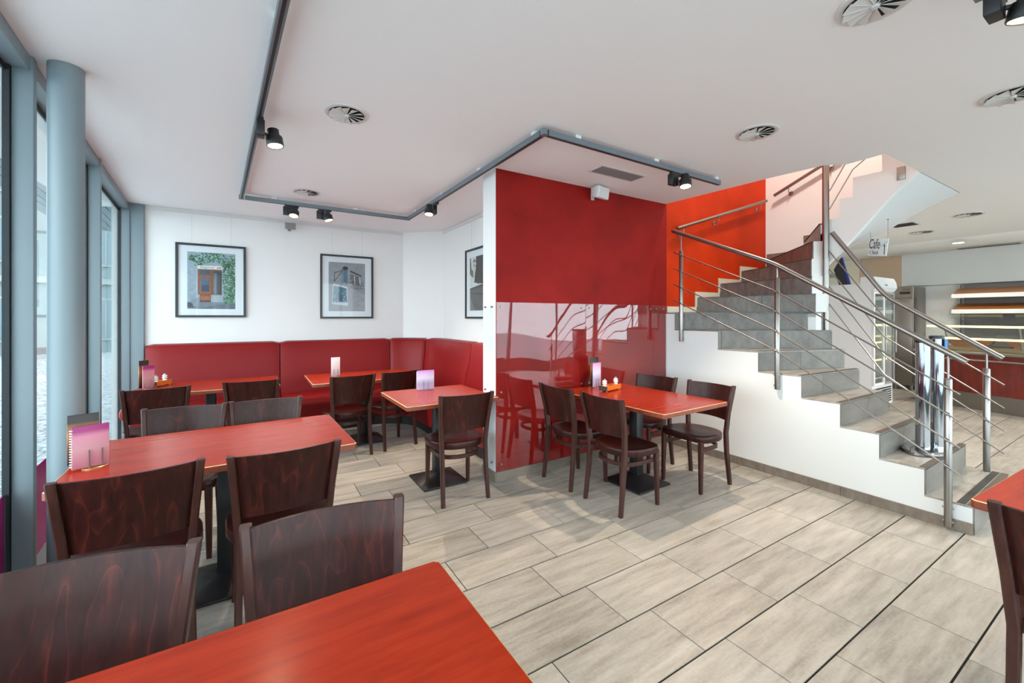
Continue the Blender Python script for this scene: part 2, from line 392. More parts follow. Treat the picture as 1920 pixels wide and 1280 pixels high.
# ------------------------------------------------------------------ outside
M['cobble'] = None
t = NT('cobbles'); tc = t.n('ShaderNodeTexCoord'); vo = t.n('ShaderNodeTexVoronoi', ins={'Scale': 7.}); vo.feature = 'DISTANCE_TO_EDGE'
t.l(tc.outputs['Object'], vo.inputs['Vector']); t.l(t.ramp(vo.outputs['Distance'], [(.0, lin((92,100,104))), (.12, lin((160,168,172))), (.5, lin((190,198,202)))]), t.b.inputs['Base Color'])
t.b.inputs['Roughness'].default_value = .6; M['cobble'] = t.m
tag(B(-40,20,-40,45,-.3,-.13).build('street', 'cobble', smooth=False), 'grey cobbled street outside the tall windows', 'street')
M['facade'] = mat('pale_render', (112, 120, 120), .8, var=.06, scale=1.); M['roof'] = mat('roof_tiles', (120, 96, 84), .8, var=.2, scale=8.)
M['stone'] = mat('stone_trim', (140, 146, 144), .7)
def house(name, label, x0, x1, y, h, cols, floors, mt):
    rt = thing(name, label, 'building', ((x0+x1)/2, y, -.13))
    B(x0,x1,y,y+6,-.13,h).build('wall', mt, rt, smooth=False)
    MB().pprism([(x0-.3,y-.4,h),(x0-.3,y+3,h+2.6),(x0-.3,y+6.4,h)], (x1-x0+.6,0,0)).build('roof', 'roof', rt, smooth=False)
    B(x0,x1,y-.12,y,2.9,3.15).build('cornice', 'stone', rt, smooth=False)
    for f in range(floors):
        for c_ in range(cols):
            xc = x0+(x1-x0)*(c_+.5)/cols; z0 = .5+f*3.1 if f == 0 else .9+f*2.9
            wn = MB(); wn.box(xc-.62,xc+.62,y-.07,y-.001,z0-.1,z0+1.8); wd = wn.build('window', 'stone', rt, smooth=False)
            B(xc-.5,xc+.5,y-.09,y-.071,z0,z0+1.7).build('pane', 'pane_far', wd, smooth=False)
            B(xc-.025,xc+.025,y-.1,y-.091,z0,z0+1.7).build('glazing_bar', 'stone', wd, smooth=False)
    return rt
house('town_house', 'pale rendered town house across the cobbled street', -17, -7.4, 25.6, 7.6, 4, 3, 'facade')
M['facade2'] = mat('cool_render', (104, 124, 126), .8, var=.05, scale=1.)
house('town_house', 'narrow pale green-grey house farther along the street', -6.6, -1.4, 25.6, 8.2, 3, 3, 'facade2')
cn = thing('slatted_canopy', 'slatted overhanging canopy outside above the window front', 'canopy', (-3, 9, 4.0))
for i in range(14):
    fbox((-1., 14.), (-.35-i*.16, -.21-i*.16), (4.0, 4.03)).build('slat', 'grey', cn, smooth=False)
fbox((-1., 14.), (-2.6, -.12), (4.06, 4.12)).build('deck', 'grey', cn, smooth=False)

# ================================================================== STAIRCASE
RISE = .1875
RL = {1:((4.07,.78),(5.15,.80)), 2:((4.06,1.014),(5.12,1.03)), 3:((4.06,1.268),(5.10,1.28)), 4:((4.06,1.519),(5.09,1.526)), 5:((4.06,1.804),(5.10,1.755)),
      6:((4.06,2.172),(5.06,1.863)), 7:((4.06,2.576),(5.02,1.95)), 8:((4.06,3.099),(4.98,2.01)), 9:((4.64,3.22),(4.90,2.04)), 10:((5.12,3.22),(4.96,2.10)),
      11:((5.61,3.22),(4.99,2.115)), 12:((6.22,3.20),(5.04,2.12)), 13:((6.22,2.72),(5.10,2.08)), 14:((6.22,2.3),(5.15,1.91)), 15:((6.22,1.97),(5.15,1.80)), 16:((6.22,1.64),(5.15,1.57)), 17:((6.22,1.31),(5.15,1.31))}
EXTRA = {8:[(4.06,3.22)], 11:[(6.22,3.22)]}        # wall corners inside a tread
st = thing('staircase', 'white plastered winding staircase clad in grey tile beside the red wall', 'stairs', (4.6, 1.9, 0))
body = MB()
for n in range(1, 9):                              # plastered body down to the floor
    (l0, r0), (l1, r1) = RL[n], RL[n+1]
    poly = [l0, r0, r1, l1] if n < 8 else [l0, r0, r1, l1, (4.06,3.22)]
    body.prism(poly, -.01 if n < 9 else 0, RISE*n-.014)
body.build('stair_body', 'white', st, smooth=False)
SOFF = {17:((5.15,1.31,2.76),(6.34,1.31,2.76)), 16:((5.15,1.50,2.60),(6.30,1.62,2.62)), 15:((5.15,1.66,2.40),(6.30,1.9,2.45)), 14:((5.15,1.86,2.165),(6.30,2.27,2.31)),
        13:((5.11,2.04,1.98),(6.30,2.68,2.12)), 12:((5.05,2.12,1.80),(6.30,3.2,1.95)), 11:((4.99,2.115,1.65),(5.61,3.2,1.78)), 10:((4.95,2.09,1.5),(5.12,3.2,1.6)), 9:((4.90,2.04,1.36),(4.64,3.2,1.45))}
sf = MB(); N = 9; ids = sorted(SOFF)
# smooth soffit: ruled lines refined between the riser lines
lines = []
for a, b in zip(ids[:-1], ids[1:]):
    for k in range(4):
        t = k/4; lines.append((Vector(SOFF[a][0]).lerp(Vector(SOFF[b][0]), t), Vector(SOFF[a][1]).lerp(Vector(SOFF[b][1]), t)))
lines.append((Vector(SOFF[17][0]), Vector(SOFF[17][1])))
for _ in range(3):
    L2 = [lines[0]]+[tuple((lines[i-1][j]+lines[i][j]*2+lines[i+1][j])/4 for j in (0,1)) for i in range(1, len(lines)-1)]+[lines[-1]]; lines = L2
vs = []; fs = []
for a, b in lines: vs += [a.lerp(b, k/N) for k in range(N+1)]
m = N+1
for i in range(len(lines)-1):
    for k in range(N): fs.append((i*m+k, i*m+k+1, (i+1)*m+k+1, (i+1)*m+k))
nb = len(vs); vs += [v+Vector((0,0,.06)) for v in vs]; fs += [tuple(nb+i for i in f[::-1]) for f in fs]
for i in range(len(lines)-1):
    for k in (0, N): a, b = i*m+k, (i+1)*m+k; fs.append((a, b, nb+b, nb+a))
sf.add(vs, fs); sf.build('soffit', 'soffit', st)
up = MB()                                          # carcase of the upper steps
for n in range(9, 17):
    (l0, r0), (l1, r1) = RL[n], RL[n+1]
    poly = [l0, r0, r1]+([(6.22,3.22)] if n == 11 else [])+[l1]
    up.prism(poly, RISE*n-.24 if n < 12 else RISE*n-.11, RISE*n-.014)
up.build('upper_carcase', 'white', st, smooth=False)
# inner string: face toward the lower flight, stepped on top and following the soffit below
for n in range(9, 13):
    (l0, r0), (l1, r1) = RL[n], RL[n+1]
    MB().prism([r0, (r0[0]+.07, r0[1]-.06), (5.10,2.02), (5.12,2.08), r1], max(1.50, RISE*n-.5), RISE*n).build('inner_string', 'white', st, smooth=False)
isr = MB(); zb = [(v.y, v.z) for v, _ in lines if v.y < 2.06 and v.x > 5.1]
prof = [(1.31,ZC+.24),(1.31,RISE*16+.02),(1.57,RISE*16+.02),(1.57,RISE*15+.03),(1.80,RISE*15+.03),(1.80,RISE*14+.03),(1.91,RISE*14+.03),(1.91,RISE*13+.03),(2.06,RISE*13+.03)]
low = sorted(zb, key=lambda q: -q[0])
isr.pprism([(5.10,y,z) for y,z in prof]+[(5.10,y,z) for y,z in low], (.055,0,0)); isr.build('inner_string', 'white', st, smooth=False)

def pieces(p0, p1, cuts):
    p0, p1 = Vector((*p0,0)), Vector((*p1,0)); L = (p1-p0).length; ax = (p1-p0)/L
    out = []; xs = [0]+[c for c in cuts if c < L-.05]+[L]
    for a, b in zip(xs[:-1], xs[1:]): out.append((p0, ax, a, b))
    return out
CUTS = {1:[.6], 2:[.45,1.0], 3:[.5], 4:[.55], 5:[.34], 6:[.5], 7:[.03], 8:[.45,1.0], 9:[.72], 10:[.66], 11:[.6], 12:[.7], 13:[.6], 14:[.6], 15:[.6], 16:[.6]}
for n in range(1, 17):
    l0, r0 = RL[n]; l1, r1 = RL[n+1]
    for p0, ax, a, b in pieces(l0, r0, CUTS[n]):
        ay = Vector((ax.y, -ax.x, 0))
        MB().obox(p0, ax, ay, (0,0,1), (a+.0015, b-.0015), (0, .010), (RISE*(n-1)+.001, RISE*n-.012)).build('riser_tile', 'riser', st, smooth=False)
    poly = [l0, r0, r1]+([(6.22,3.22)] if n == 11 else [])+[l1]+([(4.06,3.22)] if n == 8 else [])
    # tread in two tiles split by a joint
    if n in (1, 2, 3, 4, 5, 6):
        f = .52 if n % 2 else .46
        mid0 = (l0[0]+(r0[0]-l0[0])*f, l0[1]+(r0[1]-l0[1])*f); mid1 = (l1[0]+(r1[0]-l1[0])*f, l1[1]+(r1[1]-l1[1])*f); e = .0015
        polys = [[l0, (mid0[0]-e,mid0[1]), (mid1[0]-e,mid1[1]), l1], [(mid0[0]+e,mid0[1]), r0, r1, (mid1[0]+e,mid1[1])]]
    else: polys = [poly]
    for q in polys: MB().prism(q, RISE*n-.013, RISE*n).build('tread_tile', 'riser' if n > 6 else 'tile', st, smooth=False)
    p0, p1 = Vector((*l0,0)), Vector((*r0,0)); L = (p1-p0).length; ax = (p1-p0)/L; ay = Vector((ax.y,-ax.x,0))
    MB().obox(p0, ax, ay, (0,0,1), (0.004, L-.004), (-.028, .0125), (RISE*n+.0001, RISE*n+.0025)).build('nosing', 'nosing', st, smooth=False)
    if n == 1: MB().obox(p0, ax, ay, (0,0,1), (0.01, L-.01), (-.075, -.035), (RISE*n+.0001, RISE*n+.003)).build('anti_slip_strip', 'black', st, smooth=False)
# cream skirting stepping up the orange wall, brown on the white wall
for n, (xa, xb) in {8:(4.08,4.62), 9:(4.60,5.10), 10:(5.08,5.59), 11:(5.57,6.2)}.items():
    B(xa, xb, 3.208, 3.2195, RISE*n+.001, RISE*n+.072).build('skirting_tile', 'cream', st, smooth=False)
    if n < 11: B(xb-.02, xb+.025, 3.208, 3.2195, RISE*n+.073, RISE*(n+1)).build('skirting_tile', 'cream', st, smooth=False)
for n, (ya, yb) in {12:(2.74,3.2), 13:(2.32,2.73), 14:(1.99,2.31), 15:(1.66,1.98)}.items():
    B(6.207, 6.2195, ya, yb, RISE*n+.001, RISE*n+.09).build('skirting_tile', 'base', st, smooth=False)

# ------------------------------------------------------------------ railings
def lerp_path(pts, y):
    for (y0,z0), (y1,z1) in zip(pts[:-1], pts[1:]):
        if y <= y1 or (y1,z1) == pts[-1]: return z0+(z1-z0)*(y-y0)/(y1-y0)
def rail(X, pts, rname, root, r=.0212):
    P3 = []
    for i, (y, z) in enumerate(pts):
        if 0 < i < len(pts)-1:
            for d in (-.05, -.025, 0, .025, .05):
                yy = y+d; za = lerp_path(pts, y-.06); zb_ = lerp_path(pts, y+.06); t = (d+.06)/.12
                P3.append((X, yy, (1-t)**2*za+2*t*(1-t)*z+t*t*zb_))
        else: P3.append((X, y, z))
    return MB().tube(P3, r, 16).build(rname, 'steel', root)
def post(X, y, z0, z1, zr, root, n_bolt=True):
    p = MB().lathe([(.0205,0),(.0212,.004),(.0212,z1-z0-.006),(.017,z1-z0)], (X,y,z0), 18).build('post', 'steel', root)
    MB().tube([(X,y,z1-.01),(X,y,zr-.012)], .007, 10).build('pin', 'steel', p)
    if n_bolt:
        for dz in (.035, .13):
            for sy in (-1, 1): MB().lathe([(.008,0),(.008,.006),(.005,.01)], (X, y+sy*.019, z0+dz), 10, axis=(0,sy,0)).build('bolt', 'steel', p)
    return p
# left railing, bolted to the outer face of the stair wall
LP = [(.799,1.150),(2.013,1.934),(3.10,2.424)]; XL = 4.030
lr = thing('stair_railing', 'brushed steel railing with four thin rods along the white stair side, nearest the room', 'railing', (XL, 2., .0))
rail(XL, LP, 'handrail', lr)
for y, z0, z1 in ((.887,.02,1.03), (1.986,.794,1.807), (2.991,1.178,2.184)): post(XL, y, z0, z1, lerp_path(LP, y)-.012, lr)
for off in (.235, .415, .593, .77):
    pp = [(XL-.026, .825, lerp_path(LP, .825)-off), (XL-.026, 2.0, lerp_path(LP, 2.0)-off), (XL-.026, 3.075, lerp_path(LP, 3.075)-off)]
    ro = MB().tube(pp, .0058, 8).build('rod', 'steel', lr)
    for y in (.887, 1.986, 2.991): MB().lathe([(.011,-.011),(.011,.011)], (XL-.024, y, lerp_path(LP, y)-off), 10, axis=(0,1,.5)).build('clip', 'steel', ro)
# right railing with the tall newel post
RP = [(.813,1.117),(1.545,1.648),(1.975,2.325)]; XR = 5.10
rr = thing('stair_railing', 'brushed steel railing with tall corner post on the far side of the stairs', 'railing', (XR, 1.5, 0))
rail(XR, RP, 'handrail', rr)
post(XR, .899, .19, 1.03, lerp_path(RP, .899)-.012, rr, False)
MB().lathe([(.030,0),(.030,2.55)], (5.065, 2.02, 1.315), 20).build('newel_post', 'steel', rr)
for off in (.20, .385, .565, .745):
    pp = [(XR-.024, .80, lerp_path(RP, .80)-off), (XR-.024, 1.545, 1.648-off), (XR-.03, 2.0, lerp_path(RP, 1.975)-off+.02)]
    ro = MB().tube(pp, .0058, 8).build('rod', 'steel', rr)
    MB().lathe([(.011,-.011),(.011,.011)], (XR-.022, .899, lerp_path(RP, .899)-off), 10, axis=(0,1,.6)).build('clip', 'steel', ro)
for dz in (0., .19, .38):                                   # rods of the upper flight
    MB().tube([(5.10,2.0,2.57+dz),(5.10,1.80,2.925+dz),(5.10,1.66,3.03+dz),(5.10,1.35,3.25+dz)], .0058, 8).build('rod', 'steel', rr)
B(5.088,5.112,1.40,1.46,2.72,2.84).build('fixing_plate', 'steel', rr, bevel=.002)
# wall handrails
def wall_rail(label, a, b, n, ts):
    a, b, n = Vector(a), Vector(b), Vector(n); rt = thing('wall_handrail', label, 'handrail', tuple(a))
    MB().tube([a, b], .0205, 16).build('handrail', 'steel', rt)
    for t in ts:
        p = a.lerp(b, t); q = p-n*.068-Vector((0,0,.085))
        br = MB().tube([p-Vector((0,0,.018)), p-Vector((0,0,.07)), p-n*.02-Vector((0,0,.085)), q+n*.004], .006, 8).build('bracket', 'steel', rt)
        MB().lathe([(.030,0),(.030,.004),(.012,.006)], q, 16, axis=tuple(n)).build('rosette', 'steel', br)
wall_rail('brushed steel handrail on brackets across the orange wall', (4.176,3.15,2.478), (6.10,3.15,3.075), (0,-1,0), (.06,.42,.93))
wall_rail('steel handrail on the white stairwell wall, rising from the orange corner', (6.15,3.07,3.136), (6.15,2.3,3.46), (-1,0,0), (.24,.85))

# ================================================================== TABLES AND CHAIRS
def make_table(label, cx, cy, lx, ly, rz, base=.40):
    t = thing('dining_table', label, 'table', (cx, cy, 0), rz, 'red cherry pedestal tables'); hx, hy = lx/2, ly/2
    c = .012; ZT = .76
    ring = lambda d, z: [(-hx+d+c,-hy+d,z),(hx-d-c,-hy+d,z),(hx-d,-hy+d+c,z),(hx-d,hy-d-c,z),(hx-d-c,hy-d,z),(-hx+d+c,hy-d,z),(-hx+d,hy-d-c,z),(-hx+d,-hy+d+c,z)]
    MB().loft([ring(.004,ZT-.031), ring(.004,ZT)]).build('top', 'table', t, local=True, smooth=False)
    e = MB(); e.loft([ring(.0038,ZT-.033), ring(.0, ZT-.031), ring(.0, ZT-.0026)], cap=False); e.cur = 1; e.loft([ring(.0, ZT-.0026), ring(.0012,ZT-.0012), ring(.0038, ZT+.0004)], cap=False)
    e.build('edge_band', ['edge', 'wornedge'], t, local=True, smooth=False)
    b = base/2
    sec = lambda h, z: [(-h,-h,z),(h,-h,z),(h,h,z),(-h,h,z)]
    MB().loft([sec(b,.004), sec(b,.018), sec(.055,.075), sec(.045,.08)]).build('foot_plate', 'black', t, local=True, bevel=.002)
    MB().loft([sec(.042,.078), sec(.042,.705)]).build('pedestal', 'black', t, local=True, bevel=.004)
    tp = MB(); tp.box(-.2,.2,-.03,.03,.702,.7275); tp.box(-.03,.03,-.2,.2,.702,.7275); tp.build('top_bracket', 'black', t, local=True, smooth=False)
    for sx in (-1,1):
        for sy in (-1,1): MB().lathe([(.014,0),(.014,.006)], (sx*(b-.03), sy*(b-.03), 0), 10).build('glide', 'blackplastic', t, local=True)
    return t
make_table('red cherry table in the foreground at the bottom edge', -.152, .715, 1.20, .81, .8)
make_table('red cherry table beside the grey round column by the window', -.138, 2.785, 1.19, .82, 2.2)
make_table('red cherry table at the window end of the long leather bench', -.39, 5.235, 1.20, .78, 0)
make_table('red cherry table before the middle of the leather bench', 1.097, 5.125, 1.21, .84, 0)
make_table('small square cherry table touching the white end of the partition', 1.385, 3.532, .81, .78, 0)
make_table('red cherry table standing against the red wall by the stairs', 2.845, 2.565, .82, 1.18, 2.2)
make_table('red cherry table cut off at the right edge near the stair foot', 2.89, .02, 1.20, .80, -3.0)

# chair in local coordinates, sitter faces +y
def seat_outline(n=40):
    pts = []
    for k in range(n):
        a = 2*math.pi*k/n; ca, sa = math.cos(a), math.sin(a)
        if sa >= 0: p = 5.; rx, ry = .228, .205
        else: p = 2.5; rx, ry = .228, .19
        r = (abs(ca)**p+abs(sa)**p)**(-1/p); x, y = rx*ca*r, ry*sa*r
        if y < 0: x *= 1-.13*min(1, -y/.19)
        pts.append((x, y+.012))
    return pts
def post_at(z):
    K = [(0,.190,-.205),(.28,.184,-.170),(.45,.184,-.158),(.62,.197,-.172),(.855,.2165,-.222)]
    for (z0,x0,y0),(z1,x1,y1) in zip(K[:-1], K[1:]):
        if z <= z1: t = (z-z0)/(z1-z0); return x0+(x1-x0)*t, y0+(y1-y0)*t
    return K[-1][1:]
def make_chair():
    t = thing('dining_chair', 'x', 'chair')
    o = seat_outline(); ring = lambda s, z: [(x*s, .012+(y-.012)*s, z) for x, y in o]
    MB().loft([ring(.93,.412), ring(.985,.414), ring(1.,.421), ring(1.,.456), ring(.985,.464), ring(.95,.4665), ring(.80,.464), ring(.55,.459), ring(.25,.4565)]).build('seat', 'chair', t, local=True)
    for s in (-1, 1):
        zs = [0,.1,.2,.28,.36,.45,.54,.62,.70,.78,.84,.855]
        pts = [(s*post_at(z)[0], post_at(z)[1], z) for z in zs]
        MB().bar(pts, [.030]*len(zs), [.031,.034,.038,.041,.043,.044,.043,.042,.041,.040,.038,.032]).build('back_post', 'chairframe', t, local=True)
        MB().bar([(s*.185,.195,0),(s*.181,.187,.38),(s*.181,.187,.43)], [.027,.039,.039], [.028,.040,.040]).build('front_leg', 'chairframe', t, local=True)
    # back panel
    NX, NZ = 14, 8; vs = []; fs = []
    for side in (0, 1):
        for j in range(NZ+1):
            z = .565+(.848-.565)*j/NZ; px, py = post_at(z); w_ = px-.008
            for i in range(NX+1):
                q = -1+2*i/NX; y = py+.004-.040*(1-q*q)+(.012 if side else 0); vs.append((q*w_, y, z-.006*q*q*(1 if j == 0 else 0)))
    m = NX+1; off = (NZ+1)*m
    for j in range(NZ):
        for i in range(NX):
            a = j*m+i; fs += [(a, a+1, a+m+1, a+m), (off+a, off+a+m, off+a+m+1, off+a+1)]
    for i in range(NX): fs += [(i, off+i, off+i+1, i+1), (NZ*m+i, NZ*m+i+1, off+NZ*m+i+1, off+NZ*m+i)]
    for j in range(NZ): a, b = j*m, (j+1)*m; fs += [(a, b, off+b, off+a), (a+NX, off+a+NX, off+b+NX, b+NX)]
    MB().add(vs, fs).build('back_panel', 'chair', t, local=True)
    # bent hoop stretcher
    hp = []
    for k in range(25):
        a = math.pi*k/24; x = .166*math.cos(a); y = -.012-.135*math.sin(a)**.8; hp.append((x, y))
    hp = [(.170,.185),(.169,.09)]+hp+[(-.169,.09),(-.170,.185)]
    secs = []
    for i, (x, y) in enumerate(hp):
        a, b = Vector(hp[max(i-1,0)]), Vector(hp[min(i+1,len(hp)-1)]); d = (b-a).normalized(); nx, ny = -d.y*.007, d.x*.007
        secs.append([(x-nx,y-ny,.332),(x+nx,y+ny,.332),(x+nx,y+ny,.362),(x-nx,y-ny,.362)])
    MB().loft(secs).build('hoop_stretcher', 'chairframe', t, local=True)
    for s in (-1,1): MB().lathe([(.004,0),(.004,.002)], (s*.1985,.187,.347), 8, axis=(s,0,0)).build('screw', 'steel', t, local=True)
    return t
CH = [ # x, y, rz, label
 (1.41,3.185,-2,'dark wooden chair, back to us, at the small square table by the partition'),
 (2.435,2.905,-90,'dark wooden chair closest to the acrylic sheets, on the left of the red-wall table'),
 (2.455,2.365,-90,'dark wooden chair in front at the near left of the red-wall table'),
 (3.30,2.305,90,'dark wooden chair showing its whole seat, right of the red-wall table'),
 (3.275,2.86,97,'dark wooden chair in the corner between red wall and white stair side'),
 (.83,4.73,6,'dark wooden chair at the left of the mid-bench table'),
 (1.33,4.81,12,'dark wooden chair slightly turned, at the right of the mid-bench table'),
 (-.435,2.38,5.8,'dark wooden chair, back to us, beside the column and window'),
 (.107,2.383,4,'dark wooden chair, back to us, at the room end of the column table'),
 (-.388,1.208,171,'dark wooden chair cut off at the left edge, facing the foreground table'),
 (.178,1.182,176.7,'dark wooden chair with red-streaked back facing the foreground table, room side'),
 (-.413,3.31,176.5,'dark wooden chair across the column table, window side, facing us'),
 (.062,3.31,178.5,'dark wooden chair across the column table, room side, facing us'),
 (-.744,4.783,8,'dark wooden chair at the bench-end table nearest the window'),
 (-.027,4.855,-1.5,'dark wooden chair at the bench-end table, away from the window'),
 (2.255,.125,-90,'dark wooden chair cut off by the right edge of the picture')]
ch0 = make_chair()
for i, (x, y, rz, lb) in enumerate(CH):
    o = ch0 if i == 0 else dup(ch0)
    o.location = (x, y, 0); o.rotation_euler = (0,0,R(rz)); tag(o, lb, 'chair', 'dark wooden cafe chairs'); ORG[o.name] = (x,y,0)

# ================================================================== CORNER BENCH
bn = thing('corner_bench', 'red leatherette corner bench along the white alcove walls', 'bench', (.6, 6.1, 0))
def path(pts, n):
    out = []
    for (a, b) in zip(pts[:-1], pts[1:]):
        for k in range(n): out.append(Vector(a).lerp(Vector(b), k/n))
    return out+[Vector(pts[-1])]
def chaikin(p, it=2):
    for _ in range(it):
        q = [p[0]]
        for a, b in zip(p[:-1], p[1:]): q += [a.lerp(b,.25), a.lerp(b,.75)]
        p = q+[p[-1]]
    return p
# (wall line, face line, seat front line) per section, left to right

segs = [
 dict(w=[(-1.10,6.425),(.262,6.425)], f=[(-1.08,6.28),(.262,6.28)], s=[(-1.10,5.70),(.262,5.70)]),
 dict(w=[(.272,6.425),(1.74,6.425)], f=[(.272,6.28),(1.70,6.28)], s=[(.272,5.70),(1.30,5.70)]),
 dict(w=[(1.75,6.425),(1.96,6.415),(2.25,6.16)], f=[(1.71,6.28),(1.93,6.22),(2.15,6.02)], s=[(1.305,5.70),(1.45,5.66),(1.58,5.56)]),
 dict(w=[(2.255,6.155),(2.43,6.0),(2.432,5.3),(2.432,4.76)], f=[(2.155,6.015),(2.28,5.80),(2.29,5.3),(2.285,4.76)], s=[(1.585,5.555),(1.70,5.40),(1.72,5.2),(1.72,4.76)]),
 dict(w=[(2.432,4.75),(2.432,3.55)], f=[(2.285,4.75),(2.285,3.55)], s=[(1.90,4.75),(1.90,3.55)]),
]
def resample(pts, n):
    p = chaikin([Vector((*q,0)) for q in pts]) if len(pts) > 2 else [Vector((*q,0)) for q in pts]
    L = [0.]
    for a, b in zip(p[:-1], p[1:]): L.append(L[-1]+(b-a).length)
    out = []
    for k in range(n):
        d = L[-1]*k/(n-1)
        for i in range(len(p)-1):
            if d <= L[i+1]+1e-9: t = (d-L[i])/max(1e-9, L[i+1]-L[i]); out.append(p[i].lerp(p[i+1], t)); break
    return out
for sg in segs:
    n = 19; Wl, Fl, Sl = resample(sg['w'], n), resample(sg['f'], n), resample(sg['s'], n)
    L = (Fl[-1]-Fl[0]).length
    secs = []; ss = []; ps = []
    for i in range(n):
        # round the section off at both seams
        e = min(i, n-1-i)*L/(n-1); k = 1-max(0., 1-e/.03)**2*.5 if i not in (0, n-1) else .55
        sh = .018*(1-k)/.45
        w0, f0, s0 = Wl[i], Fl[i], Sl[i]; d = (f0-w0).normalized(); top = 1.13-sh
        P = []
        for a, z in ((0,.42),(0,top-.012),(.012,top),(.5,top),(.80,top-.012),(1.0-.1*sh/.018,top-.055),(1.10-.1*sh/.018,top-.2),(1.45-.1*sh/.018,.75),(1.7-.1*sh/.018,.5),(1.72,.42)):
            P.append(tuple(w0+(f0-w0)*a+Vector((0,0,z))))
        secs.append(P)
        q = (s0-f0); S = []
        for a, z in ((.0,.14),(.0,.455-sh),(.70,.468-sh),(.90,.462-sh),(.97,.445-sh),(1.0-.01*sh/.018,.405),(1.0-.01*sh/.018,.37),(.985,.345),(.94,.14)):
            S.append(tuple(f0+q*a+Vector((0,0,z))))
        ss.append(S)
        ps.append([tuple(f0+q*a+Vector((0,0,z))) for a, z in ((0,0),(0,.139),(.82,.139),(.82,0))])
    MB().loft(secs).build('back_cushion', 'leather', bn)
    MB().loft(ss).build('seat_cushion', 'leather', bn)
    MB().loft(ps).build('plinth', 'plinth', bn, smooth=False)

MB().lathe([(.05,0),(.082,.012),(.09,.03),(.09,.78),(.05,.80)], (-1.045,5.42,.50), 24, axis=(-.0837*0,1,0)).build('end_bolster', 'leather', bn)
# column
col = thing('column', 'round grey painted steel column beside the windows', 'column', (-.850, 3.098, 0))
MB().lathe([(.0705,0),(.0705,ZC-.001)], (-.850,3.098,0), 40).build('shaft', 'grey', col)
MB().lathe([(.074,0),(.074,.012),(.071,.014)], (-.850,3.098,0), 40).build('base_ring', 'grey', col)
tag(MB().tube([(-.80,1.2,.10),(-.845,2.2,.10),(-.88,2.75,.10),(-.885,2.95,.10),(-.90,3.0,.05),(-.90,3.0,-.01)], .02, 12).build('heating_pipe', 'plastic'), 'white heating pipe running low along the window sill', 'pipe')

# ================================================================== CEILING FITTINGS
ZT0, ZT1 = 2.695, 2.735           # lighting track (hung a little below the ceiling)
TP = [(.172,1.0),(-.13,5.262),(1.67,5.30),(1.684,2.335),(3.765,2.357)]
TP[0] = (.33, -1.6)
tr = thing('lighting_track', 'grey aluminium lighting track zigzagging below the ceiling', 'light track', (1.0, 3.0, ZT0))
for a, b in zip(TP[:-1], TP[1:]):
    a3, b3 = Vector((*a,0)), Vector((*b,0)); L = (b3-a3).length; ax = (b3-a3)/L; ay = Vector((-ax.y, ax.x, 0))
    sg = MB().obox(a3, ax, ay, (0,0,1), (.03, L-.03), (-.018,.018), (ZT0, ZT1)).build('track_section', 'greytrack', tr, smooth=False)
    MB().obox(a3, ax, ay, (0,0,1), (.03, L-.03), (-.007,.007), (ZT0-.0012, ZT0-.0002)).build('slot', 'slot', sg, smooth=False)
    k = .3
    while k < L:
        MB().obox(a3, ax, ay, (0,0,1), (k-.025, k+.025), (-.012,.012), (ZT1, ZC-.0005)).build('ceiling_clip', 'plastic', sg, smooth=False); k += .85
for p in TP[1:-1]:
    MB().lathe([(.026,0),(.026,ZT1-ZT0+.002)], (*p, ZT0-.001), 20).build('corner_joint', 'greytrack', tr)

def spotlight(label, p, aim, side, power=1., blend=.5, size=R(98), vis=True):
    """p: point on the track; side: unit vector to where the head hangs; aim: target"""
    t = thing('track_spotlight', label, 'spotlight', (p[0], p[1], ZT0), group='black track spotlights')
    s = Vector((*side,0)).normalized(); tdir = Vector((-s.y, s.x, 0)); o = Vector((*p,0))
    MB().obox(o, tdir, s, (0,0,1), (-.07,.07), (-.016,.016), (ZT0-.022, ZT0-.0015)).build('adapter', 'blackplastic', t, smooth=False)
    gb = MB().obox(o, tdir, s, (0,0,1), (-.085,.005), (-.022,.022), (ZT0-.115, ZT0-.0225)).build('driver_box', 'blackplastic', t, bevel=.003)
    hc = o+s*.075+tdir*.02+Vector((0,0,ZT0-.085)); d = (Vector(aim)-hc).normalized()
    MB().tube([o+s*.02+Vector((0,0,ZT0-.08))+tdir*-.01, hc], .009, 10).build('arm', 'blackplastic', t)
    hd = MB().lathe([(.030,-.055),(.034,-.052),(.034,-.012),(.047,-.006),(.050,.0),(.050,.052),(.048,.056),(.044,.056),(.043,.048),(.02,.047)], hc, 28, axis=tuple(d)).build('head', 'blackplastic', t)
    MB().lathe([(.0425,.0485),(.0425,.0525)], hc, 24, axis=tuple(d)).build('lens', 'lens', hd)
    ld = bpy.data.lights.new('spot_beam', 'SPOT'); ld.energy = SPOT_W*power; ld.color = WARM; ld.spot_size = size; ld.spot_blend = blend; ld.shadow_soft_size = .022
    lo = bpy.data.objects.new('spot_beam', ld); COL.objects.link(lo); lo.parent = t
    lo.location = hc+d*.06-Vector(t.location); lo.rotation_euler = d.to_track_quat('-Z', 'Y').to_euler()
    return t
spotlight('black track spotlight on the long run nearest the windows', (.025,3.10), (.42,2.85,0), (1,0), .9)
spotlight('black spotlight above the bench, left one of the close pair', (.34,5.272), (.12,4.5,.6), (0,-1), .9)
spotlight('black spotlight above the bench, right one of the close pair', (.68,5.28), (1.15,4.95,.7), (0,-1), .9)
spotlight('black spotlight beside the white end of the partition', (1.676,4.36), (1.25,3.85,0), (-1,0), 1.7)
spotlight('black spotlight in front of the red wall near the stairs', (3.10,2.35), (2.75,1.9,0), (0,-1), 2.2)
spotlight('black spotlight peeping in at the upper right corner', (2.42,.40), (2.7,.9,0), (0,-1), .7, .6, R(60))
